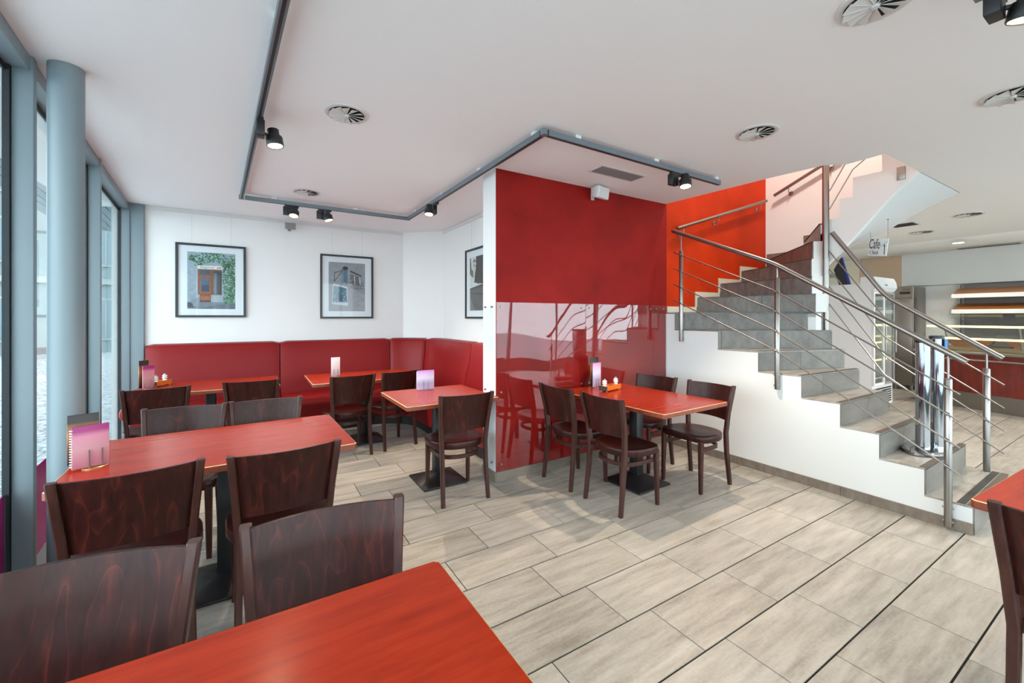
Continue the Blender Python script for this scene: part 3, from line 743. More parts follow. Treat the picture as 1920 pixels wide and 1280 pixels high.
t2 = thing('lighting_track', 'second grey lighting track just outside the top of the picture', 'light track', (2.4,-.6,ZT0))
B(2.40,2.44,-2.4,.46,ZT0,ZT1).build('track_section', 'greytrack', t2, smooth=False)
B(2.41,2.43,-.6,-.55,ZT1,ZC-.0005).build('ceiling_clip', 'plastic', t2, smooth=False)
spotlight('black spotlight on the second track behind the viewer', (2.42,-.9), (2.75,1.45,0), (1,0), .8, .7, R(42))
spotlight('black spotlight on the long window-side run behind the viewer', (.27,-.6), (.3,.9,.7), (1,0), .6, .6, R(60))

# swirl diffusers
def swirl(label, x, y, r, blades=12, rot=0.):
    t = thing('air_diffuser', label, 'vent', (x, y, ZC), group='round swirl vents in the ceiling')
    MB().lathe([(r*.80,-.0005),(r*.80,-.006),(r*.9,-.010),(r,-.006),(r*1.0,-.0005)][::-1], (x,y,ZC), 36).build('rim', 'vent', t)
    MB().lathe([(r*.80,-.0068),(r*.80,-.0061)], (x,y,ZC), 36).build('throat', 'ventdark', t, smooth=False)
    MB().lathe([(r*.10,-.022),(r*.12,-.008)], (x,y,ZC), 16).build('hub', 'vent', t)
    for k in range(blades):
        a = 2*math.pi*k/blades+rot; d = Vector((math.cos(a), math.sin(a), 0)); q = Vector((-d.y, d.x, 0)); c0 = Vector((x,y,ZC-.0075))
        w0, w1 = r*.05, r*.36
        p = [c0+d*r*.08, c0+d*r*.78, c0+d*r*.76-q*w1+Vector((0,0,-.014)), c0+d*r*.10-q*w0+Vector((0,0,-.006))]
        MB().pprism(p, (0,0,-.0015)).build('blade', 'vent', t, smooth=False)
    return t
swirl('round swirl vent in the ceiling beside the long track run', .50, 2.86, .133)
swirl('round swirl vent in the ceiling just before the bench alcove track', .454, 4.876, .133)
swirl('round swirl vent in the ceiling before the stair opening', 3.033, 1.631, .135)
swirl('round swirl vent cut off by the top edge of the picture', 2.205, .70, .135)
swirl('round swirl vent at the right edge of the ceiling', 3.80, .565, .14)
swirl('flat round vent in the shop ceiling, nearer one', 7.772, 1.53, .15)
swirl('flat round vent in the shop ceiling, farther one behind the sign', 8.766, 2.226, .15)
gr = thing('return_air_grille', 'rectangular louvred return air grille before the red wall', 'vent', (2.81,2.75,ZC))
g0 = MB()
for a in ((2.54,3.085,2.665,2.682),(2.54,3.085,2.833,2.85),(2.54,2.557,2.682,2.833),(3.068,3.085,2.682,2.833)): g0.box(*a, ZC-.008, ZC-.0005)
g0.build('frame', 'vent', gr, smooth=False); B(2.557,3.068,2.682,2.833,ZC-.0015,ZC-.0005).build('backing', 'ventdark', gr, smooth=False)
for k in range(26):
    x = 2.566+k*.0197; MB().pprism([(x,2.682,ZC-.0015),(x+.003,2.682,ZC-.0015),(x+.012,2.682,ZC-.010),(x+.009,2.682,ZC-.010)], (0,.151,0)).build('louvre', 'greyplastic', gr, smooth=False)
for lb, (x0,x1,y0,y1) in {'dark linear slot vent in the far shop ceiling':(11.25,11.36,1.6,2.35), 'dark square vent half hidden by the stair soffit':(7.72,7.98,2.05,2.3)}.items():
    t = thing('slot_diffuser', lb, 'vent', ((x0+x1)/2,(y0+y1)/2,ZC-.03))
    zz = ZC-.028 if x0 > 10 else ZC
    B(x0-.02,x1+.02,y0-.02,y1+.02,zz-.006,zz-.0005).build('frame', 'vent', t, smooth=False); B(x0,x1,y0,y1,zz-.008,zz-.0062).build('slot', 'ventdark', t, smooth=False)
def downlight(x, y, lb, power, z=ZC):
    t = thing('downlight', lb, 'downlight', (x,y,z), group='recessed ceiling downlights')
    MB().lathe([(.085,-.001),(.085,-.006),(.07,-.007)][::-1], (x,y,z), 24).build('trim_ring', 'vent', t)
    MB().lathe([(.068,-.0085),(.068,-.0075)], (x,y,z), 24).build('lens', 'downlight', t)
    ld = bpy.data.lights.new('downlight_beam', 'SPOT'); ld.energy = power; ld.color = (1,.88,.72); ld.spot_size = R(150); ld.spot_blend = .6; ld.shadow_soft_size = .07
    lo = bpy.data.objects.new('downlight_beam', ld); COL.objects.link(lo); lo.parent = t; lo.location = (0,0,-.03)
downlight(9.95, 2.07, 'small bright recessed downlight over the sales counter', 120, ZC-.075)
for i, (x, y, lb) in enumerate(((8.2,.2,'added unseen downlight over the shop floor, right of the picture'), (6.2,.1,'added unseen downlight near the stair foot, right of the picture'), (10.6,-.6,'added unseen downlight over the counter, right of the picture'), (8.0,3.9,'added unseen downlight behind the stairs near the glass fridge'))):
    downlight(x, y, lb, 140)  # unseen extra lamps, added to brighten the deep shop end

# stairwell lamp upstairs
sl = thing('pendant_lamp', 'warm ceiling lamp high in the stairwell above the stairs', 'lamp', (5.0,2.2,5.3))
MB().lathe([(.16,-.09),(.18,-.05),(.17,-.001)], (5.0,2.2,5.3), 28).build('shade', 'plastic', sl); MB().lathe([(.15,-.1),(.15,-.092)], (5.0,2.2,5.3), 28).build('lens', 'lens', sl)
ld = bpy.data.lights.new('stairwell_light', 'AREA'); ld.shape = 'DISK'; ld.size = .3; ld.energy = 65; ld.color = (1,.91,.80)
lo = bpy.data.objects.new('stairwell_light', ld); COL.objects.link(lo); lo.parent = sl; lo.location = (0,0,-.12)

# loudspeakers
def speaker(lb, wallp, n, size, m):
    n = Vector(n); s = Vector((-n.y, n.x, 0)); o = Vector(wallp); t = thing('wall_speaker', lb, 'speaker', tuple(wallp))
    MB().obox(o, s, n, (0,0,1), (-.02,.02), (0,.008), (-.05,.07)).build('wall_bracket', m, t, smooth=False)
    MB().tube([o+n*.005+Vector((0,0,.03)), o+n*.05+Vector((0,0,.02))], .012, 8).build('arm', m, t)
    d = (n+s*.25-Vector((0,0,.18))).normalized(); a = s-d*s.dot(d); a.normalize(); u_ = a.cross(d)
    if u_.z < 0: u_ = -u_
    c0 = o+n*.10; w_, h_, dp = size
    q = MB(); ring = lambda f, k: [tuple(c0+d*k+a*x*w_/2*f+u_*z*h_/2*f) for x, z in ((-1,-1),(1,-1),(1,1),(-1,1))]
    q.loft([ring(.7,-dp/2), ring(1.,dp*.2), ring(1.,dp/2)]); bx = q.build('cabinet', m, t, bevel=.008)
    MB().loft([ring(.93,dp/2+.0005), ring(.9,dp/2+.004)]).build('grille', 'vent' if m == 'plastic' else m, bx, smooth=False)
speaker('white wedge loudspeaker on a bracket at the top of the red wall', (2.93,3.22,2.69), (0,-1,0), (.19,.115,.11), 'plastic')
speaker('small grey loudspeaker at the top of the back wall', (.385,6.43,2.665), (0,-1,0), (.13,.085,.08), 'greyplastic')

# picture rails
for nm, a, b, n in (('trim_1',(-1.10,6.43),(1.95,6.43),(0,-1,0)), ('trim_2',(2.44,6.0),(2.44,3.47),(-1,0,0))):
    a3, b3 = Vector((*a,0)), Vector((*b,0)); L = (b3-a3).length
    struct(MB().obox(a3, (b3-a3)/L, n, (0,0,1), (0,L), (0,.012), (ZC-.045,ZC-.018)).build(nm, 'vent', smooth=False))

# ================================================================== PICTURES
PCOL = {}
def pc(rgb):
    if rgb not in PCOL: PCOL[rgb] = mat('print_%d_%d_%d' % rgb, rgb, .5, var=.14, scale=25)
    return PCOL[rgb]
def picture(lb, o, ax, n, W_, H_, pw_, ph, pdx, pdz, draw):
    """o: lower left outer corner, ax: to the right, n: into the room"""
    o, ax, n = Vector(o), Vector(ax), Vector(n); Z = Vector((0,0,1)); t = thing('framed_picture', lb, 'picture', tuple(o+ax*W_/2), group='framed photographs in the alcove')
    f = .026; fr_ = MB()
    for a, b in (((0,W_),(0,f)), ((0,W_),(H_-f,H_)), ((0,f),(f,H_-f)), ((W_-f,W_),(f,H_-f))): fr_.obox(o, ax, n, Z, a, (.003,.028), b)
    fr_.build('frame', 'frame', t, smooth=False)
    MB().obox(o, ax, n, Z, (f,W_-f), (.008,.012), (f,H_-f)).build('mat_board', 'mat', t, smooth=False)
    po = o+ax*pdx+Z*pdz+n*.0122
    mats = []; q = MB(); lay = [0]
    def poly(pts, rgb, lift=1):
        if rgb not in mats: mats.append(rgb)
        q.cur = mats.index(rgb); lay[0] += lift
        q.add([po+ax*(u*pw_)+Z*(v*ph)+n*(.00002*lay[0]) for u, v in pts], [tuple(range(len(pts)))])
    draw(poly)
    ph_ = q.build('photograph', [pc(c) for c in mats], t, smooth=False)
    for u in (.22, .78): MB().tube([o+ax*(W_*u)+n*.006+Z*(H_-.01), o+ax*(W_*u)+n*.006+Z*(ZC-.04-o.z)], .0007, 5).build('hanging_wire', 'steel', t)
    MB().obox(o, ax, n, Z, (f,W_-f), (.0195,.021), (f,H_-f)).build('glazing', 'acrylicw', t, smooth=False)
    return t, po
def rect(a, b, c_, d): return [(a,c_),(b,c_),(b,d),(a,d)]
def leaf(poly, u, v, s, rgb):
    a = random.uniform(0, 6.28); p = []
    for k, r in ((0,1.),(1,.45),(2,.9),(3,.5)): p.append((u+s*r*math.cos(a+k*1.57), v+s*.7*r*math.sin(a+k*1.57)))
    poly(p, rgb, .02)
def draw1(P):
    P(rect(0,1,0,1), (150,164,172)); P(rect(0,1,.0,.12), (118,126,134)); P([(0,.1),(.25,.22),(.25,.05),(0,.02)], (132,142,150)); P([(.2,.0),(1,.0),(1,.1),(.55,.07)], (96,104,112))
    P([(0,.12),(.1,.1),(.13,.02),(0,.02)], (74,78,80))
    P(rect(.21,.71,.25,.72), (132,78,50)); P(rect(.245,.46,.61,.69), (70,84,96)); P(rect(.24,.47,.27,.59), (150,92,62)); P(rect(.27,.45,.30,.56), (84,100,118)); P(rect(.29,.44,.31,.42), (66,78,92))
    P(rect(.53,.70,.26,.68), (58,62,66)); P(rect(.54,.60,.27,.64), (92,106,118)); P(rect(.25,.48,.13,.26), (140,84,56)); P(rect(.27,.46,.16,.22), (164,106,76)); P(rect(.25,.48,.12,.14), (84,60,48))
    P(rect(.21,.72,.705,.765), (226,224,214)); P(rect(.60,.70,.72,.75), (170,160,150))
    G = [(22,66,40),(34,92,56),(52,118,72),(78,142,90),(16,46,32),(104,160,104)]
    for _ in range(330):
        u = random.uniform(.02, 1.); v = random.uniform(.80, 1.) if u > .15 else random.uniform(.86,.97)
        v -= .04*math.sin(u*9); leaf(P, min(.985,max(.02,u)), min(.985,v), .026, random.choice(G[:4]))
    for _ in range(520):
        v = random.uniform(.10,.86); c_ = .86-.02*math.cos(v*8); wv = .14*(1-abs(v-.5)*.75)
        leaf(P, min(.98, c_+random.uniform(-wv, wv)), v, .028, random.choice(G))
def draw2(P):
    P(rect(0,1,0,1), (142,144,146)); P([(0,.55),(.5,.5),(1,.35),(1,0),(0,0)], (156,158,160))
    P([(.33,.60),(.34,.90),(.52,.86),(.52,.55)], (112,134,150)); P([(.40,.61),(.40,.86),(.50,.84),(.50,.58)], (84,106,124))
    P([(.58,.85),(.90,.75),(.90,.72),(.58,.81)], (60,60,62)); P([(.58,.78),(.88,.71),(.88,.52),(.58,.58)], (96,100,104)); P([(.69,.74),(.71,.735),(.72,.56),(.70,.56)], (214,212,206)); P([(.83,.71),(.86,.705),(.88,.55),(.85,.56)], (204,200,194))
    for _ in range(90): leaf(P, random.uniform(.57,.97), random.uniform(.46,.62), .02, random.choice([(70,92,82),(96,116,104),(126,84,84),(54,66,62)]))
    P([(.14,.60),(.155,.60),(.17,.80),(.155,.80)], (44,46,50)); P([(.155,.79),(.40,.855),(.40,.845),(.155,.775)], (44,46,50)); P([(.15,.62),(.385,.85),(.40,.85),(.16,.61)], (44,46,50))
    P([(.45+.075*math.cos(k*.52), .885+.038*math.sin(k*.52)) for k in range(12)], (36,36,40))
    P([(.08,.14),(.11,.56),(.50,.50),(.52,.11)], (196,204,208)); P([(.10,.19),(.13,.52),(.48,.47),(.50,.18)], (128,150,160)); P([(.26,.20),(.27,.51),(.48,.47),(.50,.18)], (42,92,112))
    for _ in range(60): leaf(P, random.uniform(.14,.48), random.uniform(.18,.42), .022, random.choice([(206,214,216),(52,78,92),(90,136,152),(30,48,58)]))
def draw3(P):
    P(rect(0,1,0,1), (212,212,208)); P([(0,0),(1,0),(1,.4),(.5,.46),(0,.42)], (96,94,90)); P([(0,0),(.3,0),(.0,.3)], (120,118,112)); P([(0,.42),(1,.50),(1,.44),(0,.38)], (70,68,66)); P([(0,.34),(1,.30),(1,.26),(0,.32)], (62,60,58))
    for k in range(9): P([(.04*k,.26-.03*k),(.04*k+.5,.02),(.04*k+.52,.02),(.04*k+.02,.26-.03*k)], (84,80,76))
    P([(0,1),(.06,.98),(.1,.78),(.2,.6),(.2,.72),(.02,.74)], (76,88,66)); P([(0,.98),(.03,.99),(.05,.7),(.0,.66)], (58,66,52)); P([(0,.68),(.22,.56),(.16,.52),(0,.62)], (206,204,198)); P([(0,.74),(.18,.76),(.22,.60),(.06,.66)], (84,98,70))
    P(rect(.20,.31,.62,.92), (190,188,182)); P([(.18,.90),(.255,1.0-.02),(.33,.91)], (60,58,56)); P(rect(.23,.25,.82,.87), (70,68,66)); P(rect(.27,.29,.82,.87), (70,68,66))
    P([(.38,1.),(1,1),(1,.46),(.26,.52),(.30,.66),(.36,.80)], (44,42,42)); P([(.28,.55),(.7,.58),(.5,.48)], (54,52,50))
    for _ in range(160): leaf(P, random.uniform(.34,.98), random.uniform(.52,.98), .03, random.choice([(36,34,34),(58,56,54),(26,25,26)]))
M['ink'] = mat('black_ink', (28, 28, 30), .6)
pt, po = picture('framed photograph of an ivy-covered doorway, nearest the windows', (-.828,6.43,1.446), (1,0,0), (0,-1,0), .717, .906, .49, .70, .113, .104, draw1)
text('G\u00e4nggelilade', .032, 'shop_sign_lettering', 'ink', pt, frame_mat(po+Vector((.49*.40, -.0012, .70*.737)), (1,0,0), (0,0,1)), .0001, .9)
picture('framed photograph of a shuttered window and lamp, centre of the back wall', (.768,6.43,1.428), (1,0,0), (0,-1,0), .723, .910, .497, .70, .110, .105, draw2)
picture('framed black-and-white street photograph half hidden by the partition', (2.44,5.17,1.428), (0,-1,0), (-1,0,0), .72, .915, .495, .70, .125, .105, draw3)

# ================================================================== ACRYLIC SHEETS
def acrylic(lb, o, ax, n, L, z0, z1, m):
    o, ax, n = Vector(o), Vector(ax), Vector(n); t = thing('acrylic_sheet', lb, 'acrylic panel', tuple(o), group='clear acrylic wall guards')
    MB().obox(o, ax, n, (0,0,1), (.002, L-.002), (.008,.012), (z0,z1)).build('sheet', m, t, smooth=False)
    for a in ((.05, L-.05) if L > .15 else (L/2,)):
        for z in (z0+.06, (z0+z1)/2-.05, z1-.04):
            MB().lathe([(.009,0),(.009,.0125),(.010,.0135),(.008,.017)], o+ax*a+Vector((0,0,z)), 12, axis=tuple(n)).build('standoff_screw', 'steel', t)
acrylic('clear acrylic sheet on the red wall, left one next to the white end', (1.80,3.22,0), (1,0,0), (0,-1,0), 1.03, .088, 1.58, 'acrylic')
acrylic('clear acrylic sheet on the red wall, behind the table', (2.83,3.22,0), (1,0,0), (0,-1,0), 1.006, .088, 1.58, 'acrylic')
acrylic('narrow clear acrylic strip on the red wall beside the stair side', (3.836,3.22,0), (1,0,0), (0,-1,0), .222, .088, 1.58, 'acrylic')
acrylic('narrow clear acrylic sheet on the white end of the partition', (1.80,3.455,0), (0,-1,0), (-1,0,0), .225, .095, 1.58, 'acrylicw')

# ================================================================== TABLE WARE
def print_mat(name, stops, rough=.4):
    t = NT(name); tc = t.n('ShaderNodeTexCoord'); sp = t.n('ShaderNodeSeparateXYZ'); t.l(tc.outputs['Generated'], sp.inputs[0])
    t.l(t.ramp(sp.outputs['Z'], [(p, lin(c_)) for p, c_ in stops]), t.b.inputs['Base Color']); t.b.inputs['Roughness'].default_value = rough; return t.m
M['menu_pink'] = print_mat('pink_menu_print', [(0., (196,120,140)), (.45, (204,150,156)), (.75, (206,128,150)), (.88, (160,30,110)), (1., (150,24,104))])
M['menu_lilac'] = print_mat('lilac_menu_print', [(0., (206,170,204)), (.3, (168,160,188)), (.6, (206,198,218)), (.9, (196,150,196)), (1., (190,120,180))])
M['menu_white'] = print_mat('white_menu_print', [(0., (190,180,184)), (.4, (214,206,208)), (1., (222,214,216))])
M['menu_dark'] = print_mat('dark_menu_print', [(0., (40,30,24)), (.35, (120,76,44)), (.6, (176,124,74)), (.8, (120,84,50)), (.84, (40,28,24)), (1., (34,24,22))])
M['brass'] = mat('worn_brass', (206,178,120), .25, metal=1.); M['wire'] = mat('white_wire', (226,226,226), .4); M['tray'] = mat('orange_wood_tray', (208,104,24), .4, var=.15, scale=20); M['traydark'] = mat('dark_tray_end', (74,54,42), .6)
M['shaker'] = mat('pressed_glass', (226,224,216), .12, spec=.8); 
ZTOP = .7605
def menu(lb, x, y, rz, h, wd, mname, spiral=True, base=True):
    t = thing('menu_card', lb, 'menu', (x,y,ZTOP), rz, 'menus standing on the tables')
    cd = B(-wd/2,wd/2,-.004,.004,.006,h).build('card', mname, t, local=True, bevel=.002)
    if spiral:
        k = .02
        while k < h-.01:
            MB().lathe([(.006,-.002),(.006,.002)], (-wd/2-.001,0,k), 8, axis=(.3,0,1)).build('spiral_ring', 'wire', t, local=True); k += .0115
    return t
def holder(lb, x, y, rz, m='brass'):
    t = thing('menu_holder', lb, 'menu holder', (x,y,ZTOP), rz, 'menu holders on the tables')
    MB().lathe([(.045,0),(.045,.003),(.042,.005)], (0,0,0), 24, sx=1., sy=.8).build('base', m, t, local=True)
    for s in (-1,1):
        for sy in (-1,1): MB().tube([(s*.022,sy*.011,.004),(s*.022,sy*.011,.085)], .0025, 8).build('rod', 'steel', t, local=True)
menu('magenta spiral-bound menu standing by the column', -.645, 2.64, 27, .195, .125, 'menu_pink'); holder('round brass menu holder by the column', -.632, 2.648, 27)
menu('tall dark menu with food pictures behind the magenta menu by the column', -.69, 2.72, 20, .235, .105, 'menu_dark', False)
menu('lilac menu on the small square table by the partition', 1.37, 3.81, -3, .185, .165, 'menu_lilac'); holder('steel menu holder on the small square table', 1.37, 3.81, -3, 'steel')
menu('white menu card on the mid-bench table', .79, 5.23, 10, .22, .10, 'menu_white', False); holder('steel menu holder on the mid-bench table', .79, 5.23, 10, 'steel')
menu('lilac and pink menu standing before the acrylic sheet on the red wall', 2.85, 3.07, 12, .24, .13, 'menu_lilac', False)
menu('tall dark menu behind the lilac one against the red wall', 2.87, 3.125, 8, .29, .12, 'menu_dark', False)
holder('steel menu holder on the red-wall table', 2.85, 3.07, 12, 'steel')
menu('narrow dark menu on the bench-end table by the window', -.925, 5.30, 55, .27, .10, 'menu_dark', False)
menu('pink menu on the bench-end table by the window', -.885, 5.28, 48, .22, .11, 'menu_pink', False); holder('steel menu holder on the bench-end table', -.885, 5.28, 48, 'steel')
def tray(lb, x, y, rz, lx=.26, ly=.085):
    t = thing('condiment_tray', lb, 'tray', (x,y,ZTOP), rz, 'wooden condiment trays')
    b = MB(); b.box(-lx/2+.008,lx/2-.008,-ly/2,ly/2,.010,.018); b.box(-lx/2+.008,lx/2-.008,-ly/2,-ly/2+.008,.018,.05); b.box(-lx/2+.008,lx/2-.008,ly/2-.008,ly/2,.018,.05); b.build('body', 'tray', t, local=True, smooth=False)
    for s in (-1,1): B(s*lx/2-(.008 if s > 0 else 0), s*lx/2+(.008 if s < 0 else 0), -ly/2,ly/2,.010,.05).build('end_board', 'traydark', t, local=True, smooth=False)
    lid = B(-lx/2+.008,lx/2-.008,-ly/2+.008,ly/2-.008,.040,.046).build('insert_board', 'tray', t, local=True, smooth=False)
    MB().lathe([(.022,0),(.022,.0006)], (0,0,.0461), 20).build('hole', 'traydark', lid, local=True, smooth=False)
    for sx in (-1,1):
        for sy in (-1,1): MB().lathe([(.006,0),(.006,.010)], (sx*(lx/2-.02),sy*(ly/2-.015),0), 10).build('foot', 'steel', t, local=True)
    return t
def shaker(lb, x, y, z, h=.06):
    t = thing('shaker', lb, 'shaker', (x,y,z), group='pressed glass salt and pepper shakers')
    MB().lathe([(.018,0),(.020,.004),(.014,.012),(.022,.022),(.024,.030),(.015,.037),(.022,.044),(.021,.050),(.012,.056)], (0,0,0), 14).build('body', 'shaker', t, local=True)
    MB().lathe([(.012,.0562),(.010,.066),(.004,.070)], (0,0,0), 12).build('cap', 'steel', t, local=True)
tray('orange wooden condiment tray on the red-wall table', 2.855, 2.89, 14)
a_ = R(14)
shaker('pressed glass shaker at the left end of the red-wall tray', 2.855-.10*math.cos(a_), 2.89-.10*math.sin(a_), ZTOP+.0465); shaker('pressed glass shaker at the right end of the red-wall tray', 2.855+.095*math.cos(a_), 2.89+.095*math.sin(a_), ZTOP+.0465)
tray('orange wooden condiment tray on the bench-end table', -.82, 5.43, 62, .22, .085)
a_ = R(62)
for lb, k in (('pressed glass shaker on the bench-end tray, nearer one', -.06), ('pressed glass shaker on the bench-end tray, farther one', .06)): shaker(lb, -.82+k*math.cos(a_), 5.43+k*math.sin(a_), ZTOP+.0465)

# ================================================================== BEYOND THE STAIRS
# chrome twin-tube stand on the second step
zs2 = RISE*2+.0005
tw = thing('twin_tube_stand', 'chrome stand of two tall tubes on an oval base on the second step', 'stand', (4.62,1.14,zs2+.002))
MB().lathe([(.9,0),(1.,.004),(1.,.022),(.93,.032)], (4.62,1.14,zs2+.002), 44, sx=.27, sy=.14).build('base', 'chrome', tw)
for (x, y), h in (((4.51,1.135),.87), ((4.655,1.09),.90)):
    tb = MB().lathe([(.044,.033),(.044,h)], (x,y,zs2), 28).build('tube', 'chrome', tw)
    MB().lathe([(.046,h),(.046,h+.02),(.038,h+.025)], (x,y,zs2), 28).build('cap', 'blackplastic', tb)
    for k in range(5): MB().lathe([(.004,0),(.004,.003)], (x+.0315,y-.0315,zs2+.2+.17*k), 8, axis=(1,-1,0)).build('rivet', 'chrome', tb)
M['blue'] = mat('blue_print', (40,120,190), .4)
B(4.63,4.69,1.035,1.039,zs2+.80,zs2+.90).build('label_plate', 'blue', tw, smooth=False)
# hanging sign
q = [Vector((5.743,1.881,2.305)), Vector((5.596,1.679,2.268)), Vector((5.596,1.679,2.078)), Vector((5.743,1.881,2.128))]
cen = sum(q, Vector())/4; ax = ((q[1]-q[0])+(q[2]-q[3])).normalized(); nz = ax.cross(Vector((0,0,1))).normalized(); ay = nz.cross(ax)
if ay.z < 0: ay = -ay; nz = -nz
nz = ax.cross(ay)
sg = thing('hanging_sign', 'white hanging sign reading Cafe 1. Stock below the stair soffit', 'sign', tuple(cen))
MB().obox(cen, ax, ay, nz, (-.128,.128), (-.092,.092), (-.003,.003)).build('board', 'plastic', sg, bevel=.001)
def smat(x, y, k=.0034): return frame_mat(cen+ax*x+ay*y+nz*k, ax, ay)
text('Cafe', .145, 'lettering_cafe', 'ink', sg, smat(-.045,.030), .0004, .58); text('1. Stock', .055, 'lettering_floor', 'ink', sg, smat(-.045,-.058), .0004, .72)
arw = MB(); 
def sp(x, y): return cen+ax*x+ay*y+nz*.0034
arw.pprism([sp(.098,-.075),(sp(.108,-.075)),(sp(.096,.012)),(sp(.105,.008)),(sp(.086,.035)),(sp(.078,.005)),(sp(.087,.010))], nz*.0004); arw.build('arrow', 'ink', sg, smooth=False)
stp = MB()
for k in range(3): stp.obox(cen+ax*(.035+k*.028)+ay*(.012+k*.018)+nz*.0034, ax, ay, nz, (0,.028), (0,.003), (0,.0004)); stp.obox(cen+ax*(.062+k*.028)+ay*(.012+k*.018)+nz*.0034, ax, ay, nz, (0,.002), (0,.018), (0,.0004))
stp.build('step_symbol', 'ink', sg, smooth=False)
for x in (-.12, .12):
    p0 = cen+ax*x+ay*.085; p1 = Vector((p0.x,p0.y, 2.44 if x < 0 else 2.46)); k = 0; L = (p1-p0).length
    ch_ = MB().tube([p0, p1], .0013, 6).build('chain', 'steel', sg)
    while k < L: MB().lathe([(.0035,-.004),(.0035,.004)], p0.lerp(p1, k/L), 6, axis=(1,0,.4)).build('link', 'steel', ch_); k += .022
    MB().lathe([(.009,-.004),(.009,.004)], p1, 10).build('hook', 'steel', sg)
# glass-door fridge
fg = thing('glass_door_fridge', 'white upright fridge with glass doors behind the stairs', 'fridge', (8.2,2.85,0))
b = MB(); b.box(7.80,7.845,2.52,3.25,.1,1.95); b.box(8.555,8.6,2.52,3.25,.1,1.95); b.box(7.845,8.555,3.2,3.25,.1,1.95); b.box(7.845,8.555,2.52,3.2,.1,.42); b.box(7.845,8.555,2.52,3.2,1.82,1.95); b.build('cabinet', 'plastic', fg, smooth=False)
M['fridgein'] = mat('fridge_interior', (92, 84, 70), .5)
B(7.846,8.554,3.15,3.199,.42,1.82).build('back_lining', 'fridgein', fg, smooth=False)
for z in (.5,.78,1.05,1.32,1.58):
    sh = B(7.85,8.55,2.58,3.15,z,z+.012).build('shelf', 'vglass', fg, smooth=False); B(7.85,8.55,2.57,2.58,z-.005,z+.02).build('shelf_edge', 'striplight' if z > .6 and z < 1.4 else 'plastic', sh, smooth=False)
for x0, x1 in ((7.80,8.20),(8.205,8.6)):
    d = B(x0+.03,x1-.03,2.495,2.501,.45,1.80).build('door', 'vglass', fg, smooth=False)
    fm = MB(); fm.box(x0,x0+.035,2.49,2.519,.42,1.83); fm.box(x1-.035,x1,2.49,2.519,.42,1.83); fm.box(x0+.035,x1-.035,2.49,2.519,.42,.455); fm.box(x0+.035,x1-.035,2.49,2.519,1.795,1.83); fm.build('door_frame', 'greyplastic' if x0 > 8 else 'plastic', d, bevel=.004)
    MB().tube([(x1-.02,2.47,.9),(x1-.02,2.47,1.3)], .01, 8).build('handle', 'steel', d)
MB().pprism([(7.80,2.50,1.84),(7.80,2.46,1.9),(7.80,2.47,1.98),(7.80,2.50,2.05),(7.80,2.66,2.05),(7.80,2.66,1.951),(7.80,2.521,1.951),(7.80,2.521,1.84)], (.8,0,0)).build('header', 'plastic', fg)
for k in range(7): B(7.86,8.54,2.512,2.519,.14+k*.035,.16+k*.035).build('grille_slat', 'blackplastic', fg, smooth=False)
for x in (7.86,8.54):
    for y in (2.58,3.19): MB().lathe([(.04,-.015),(.04,.015)], (x,y,.041), 14, axis=(1,0,0)).build('castor', 'blackplastic', fg)
text('Gram', .045, 'lettering', 'ink', fg, frame_mat((8.15,2.4575,1.935), (1,0,0), (0,0,1)))
fg2 = thing('glass_top_cabinet', 'grey-green glass-topped cabinet edge behind the white fridge', 'cabinet', (8.9,3.75,0))
B(8.3,9.5,3.45,4.05,.06,1.55).build('body', 'plastic', fg2, smooth=False)
for x0, x1 in ((8.3,9.5),): B(x0,x1,3.45,3.462,1.56,2.20).build('front_pane', 'vglass', fg2, smooth=False); B(x0,x0+.012,3.47,4.05,1.56,2.20).build('side_pane', 'vglass', fg2, smooth=False)
B(8.28,9.52,3.43,4.07,2.205,2.235).build('top', 'greyplastic', fg2, bevel=.004); B(8.3,8.33,3.47,3.5,1.55,2.205).build('corner_post', 'greyplastic', fg2, smooth=False); B(9.47,9.5,3.47,3.5,1.55,2.205).build('corner_post', 'greyplastic', fg2, smooth=False)
for x in (8.35,9.45): B(x-.03,x+.03,3.5,4.0,0,.06).build('foot', 'blackplastic', fg2, smooth=False)
M['bluebox'] = mat('blue_plastic', (34,62,150), .35)
tbx = thing('display_board', 'dark board with blue edge leaning on top of the white fridge', 'board', (7.9,2.9,1.951))
MB().pprism([(7.84,2.84,1.951),(7.84,2.945,1.951),(7.84,3.017,2.20),(7.84,2.92,2.38)], (.012,0,0)).build('panel', 'blackplastic', tbx, smooth=False)
MB().pprism([(7.853,2.80,1.951),(7.853,2.945,1.951),(7.853,3.017,2.20),(7.853,2.91,2.39)], (.03,0,0)).build('edge', 'bluebox', tbx, smooth=False)
# stainless fridge at the far wall
sf_ = thing('stainless_fridge', 'tall stainless steel fridge against the far shop wall', 'fridge', (11.35,3.08,0))
B(11.0,11.7,2.90,3.27,.1,2.05).build('cabinet', 'steel', sf_, bevel=.006); B(10.96,10.995,2.91,3.26,.15,1.80).build('door', 'steel', sf_, bevel=.008)
B(10.97,10.999,2.91,3.26,1.83,2.04).build('header', 'steel', sf_, smooth=False); B(10.962,10.9695,2.94,3.1,1.90,1.95).build('display', 'blackplastic', sf_, smooth=False); MB().tube([(10.93,3.2,.8),(10.93,3.2,1.4)], .012, 8).build('handle', 'steel', sf_)
for y in (2.96,3.2): MB().lathe([(.025,0),(.025,.1)], (11.1,y,0), 10).build('leg', 'steel', sf_)
text('Gram', .05, 'lettering', 'ink', sf_, frame_mat((10.968,3.0,1.995), (0,-1,0), (0,0,1)))
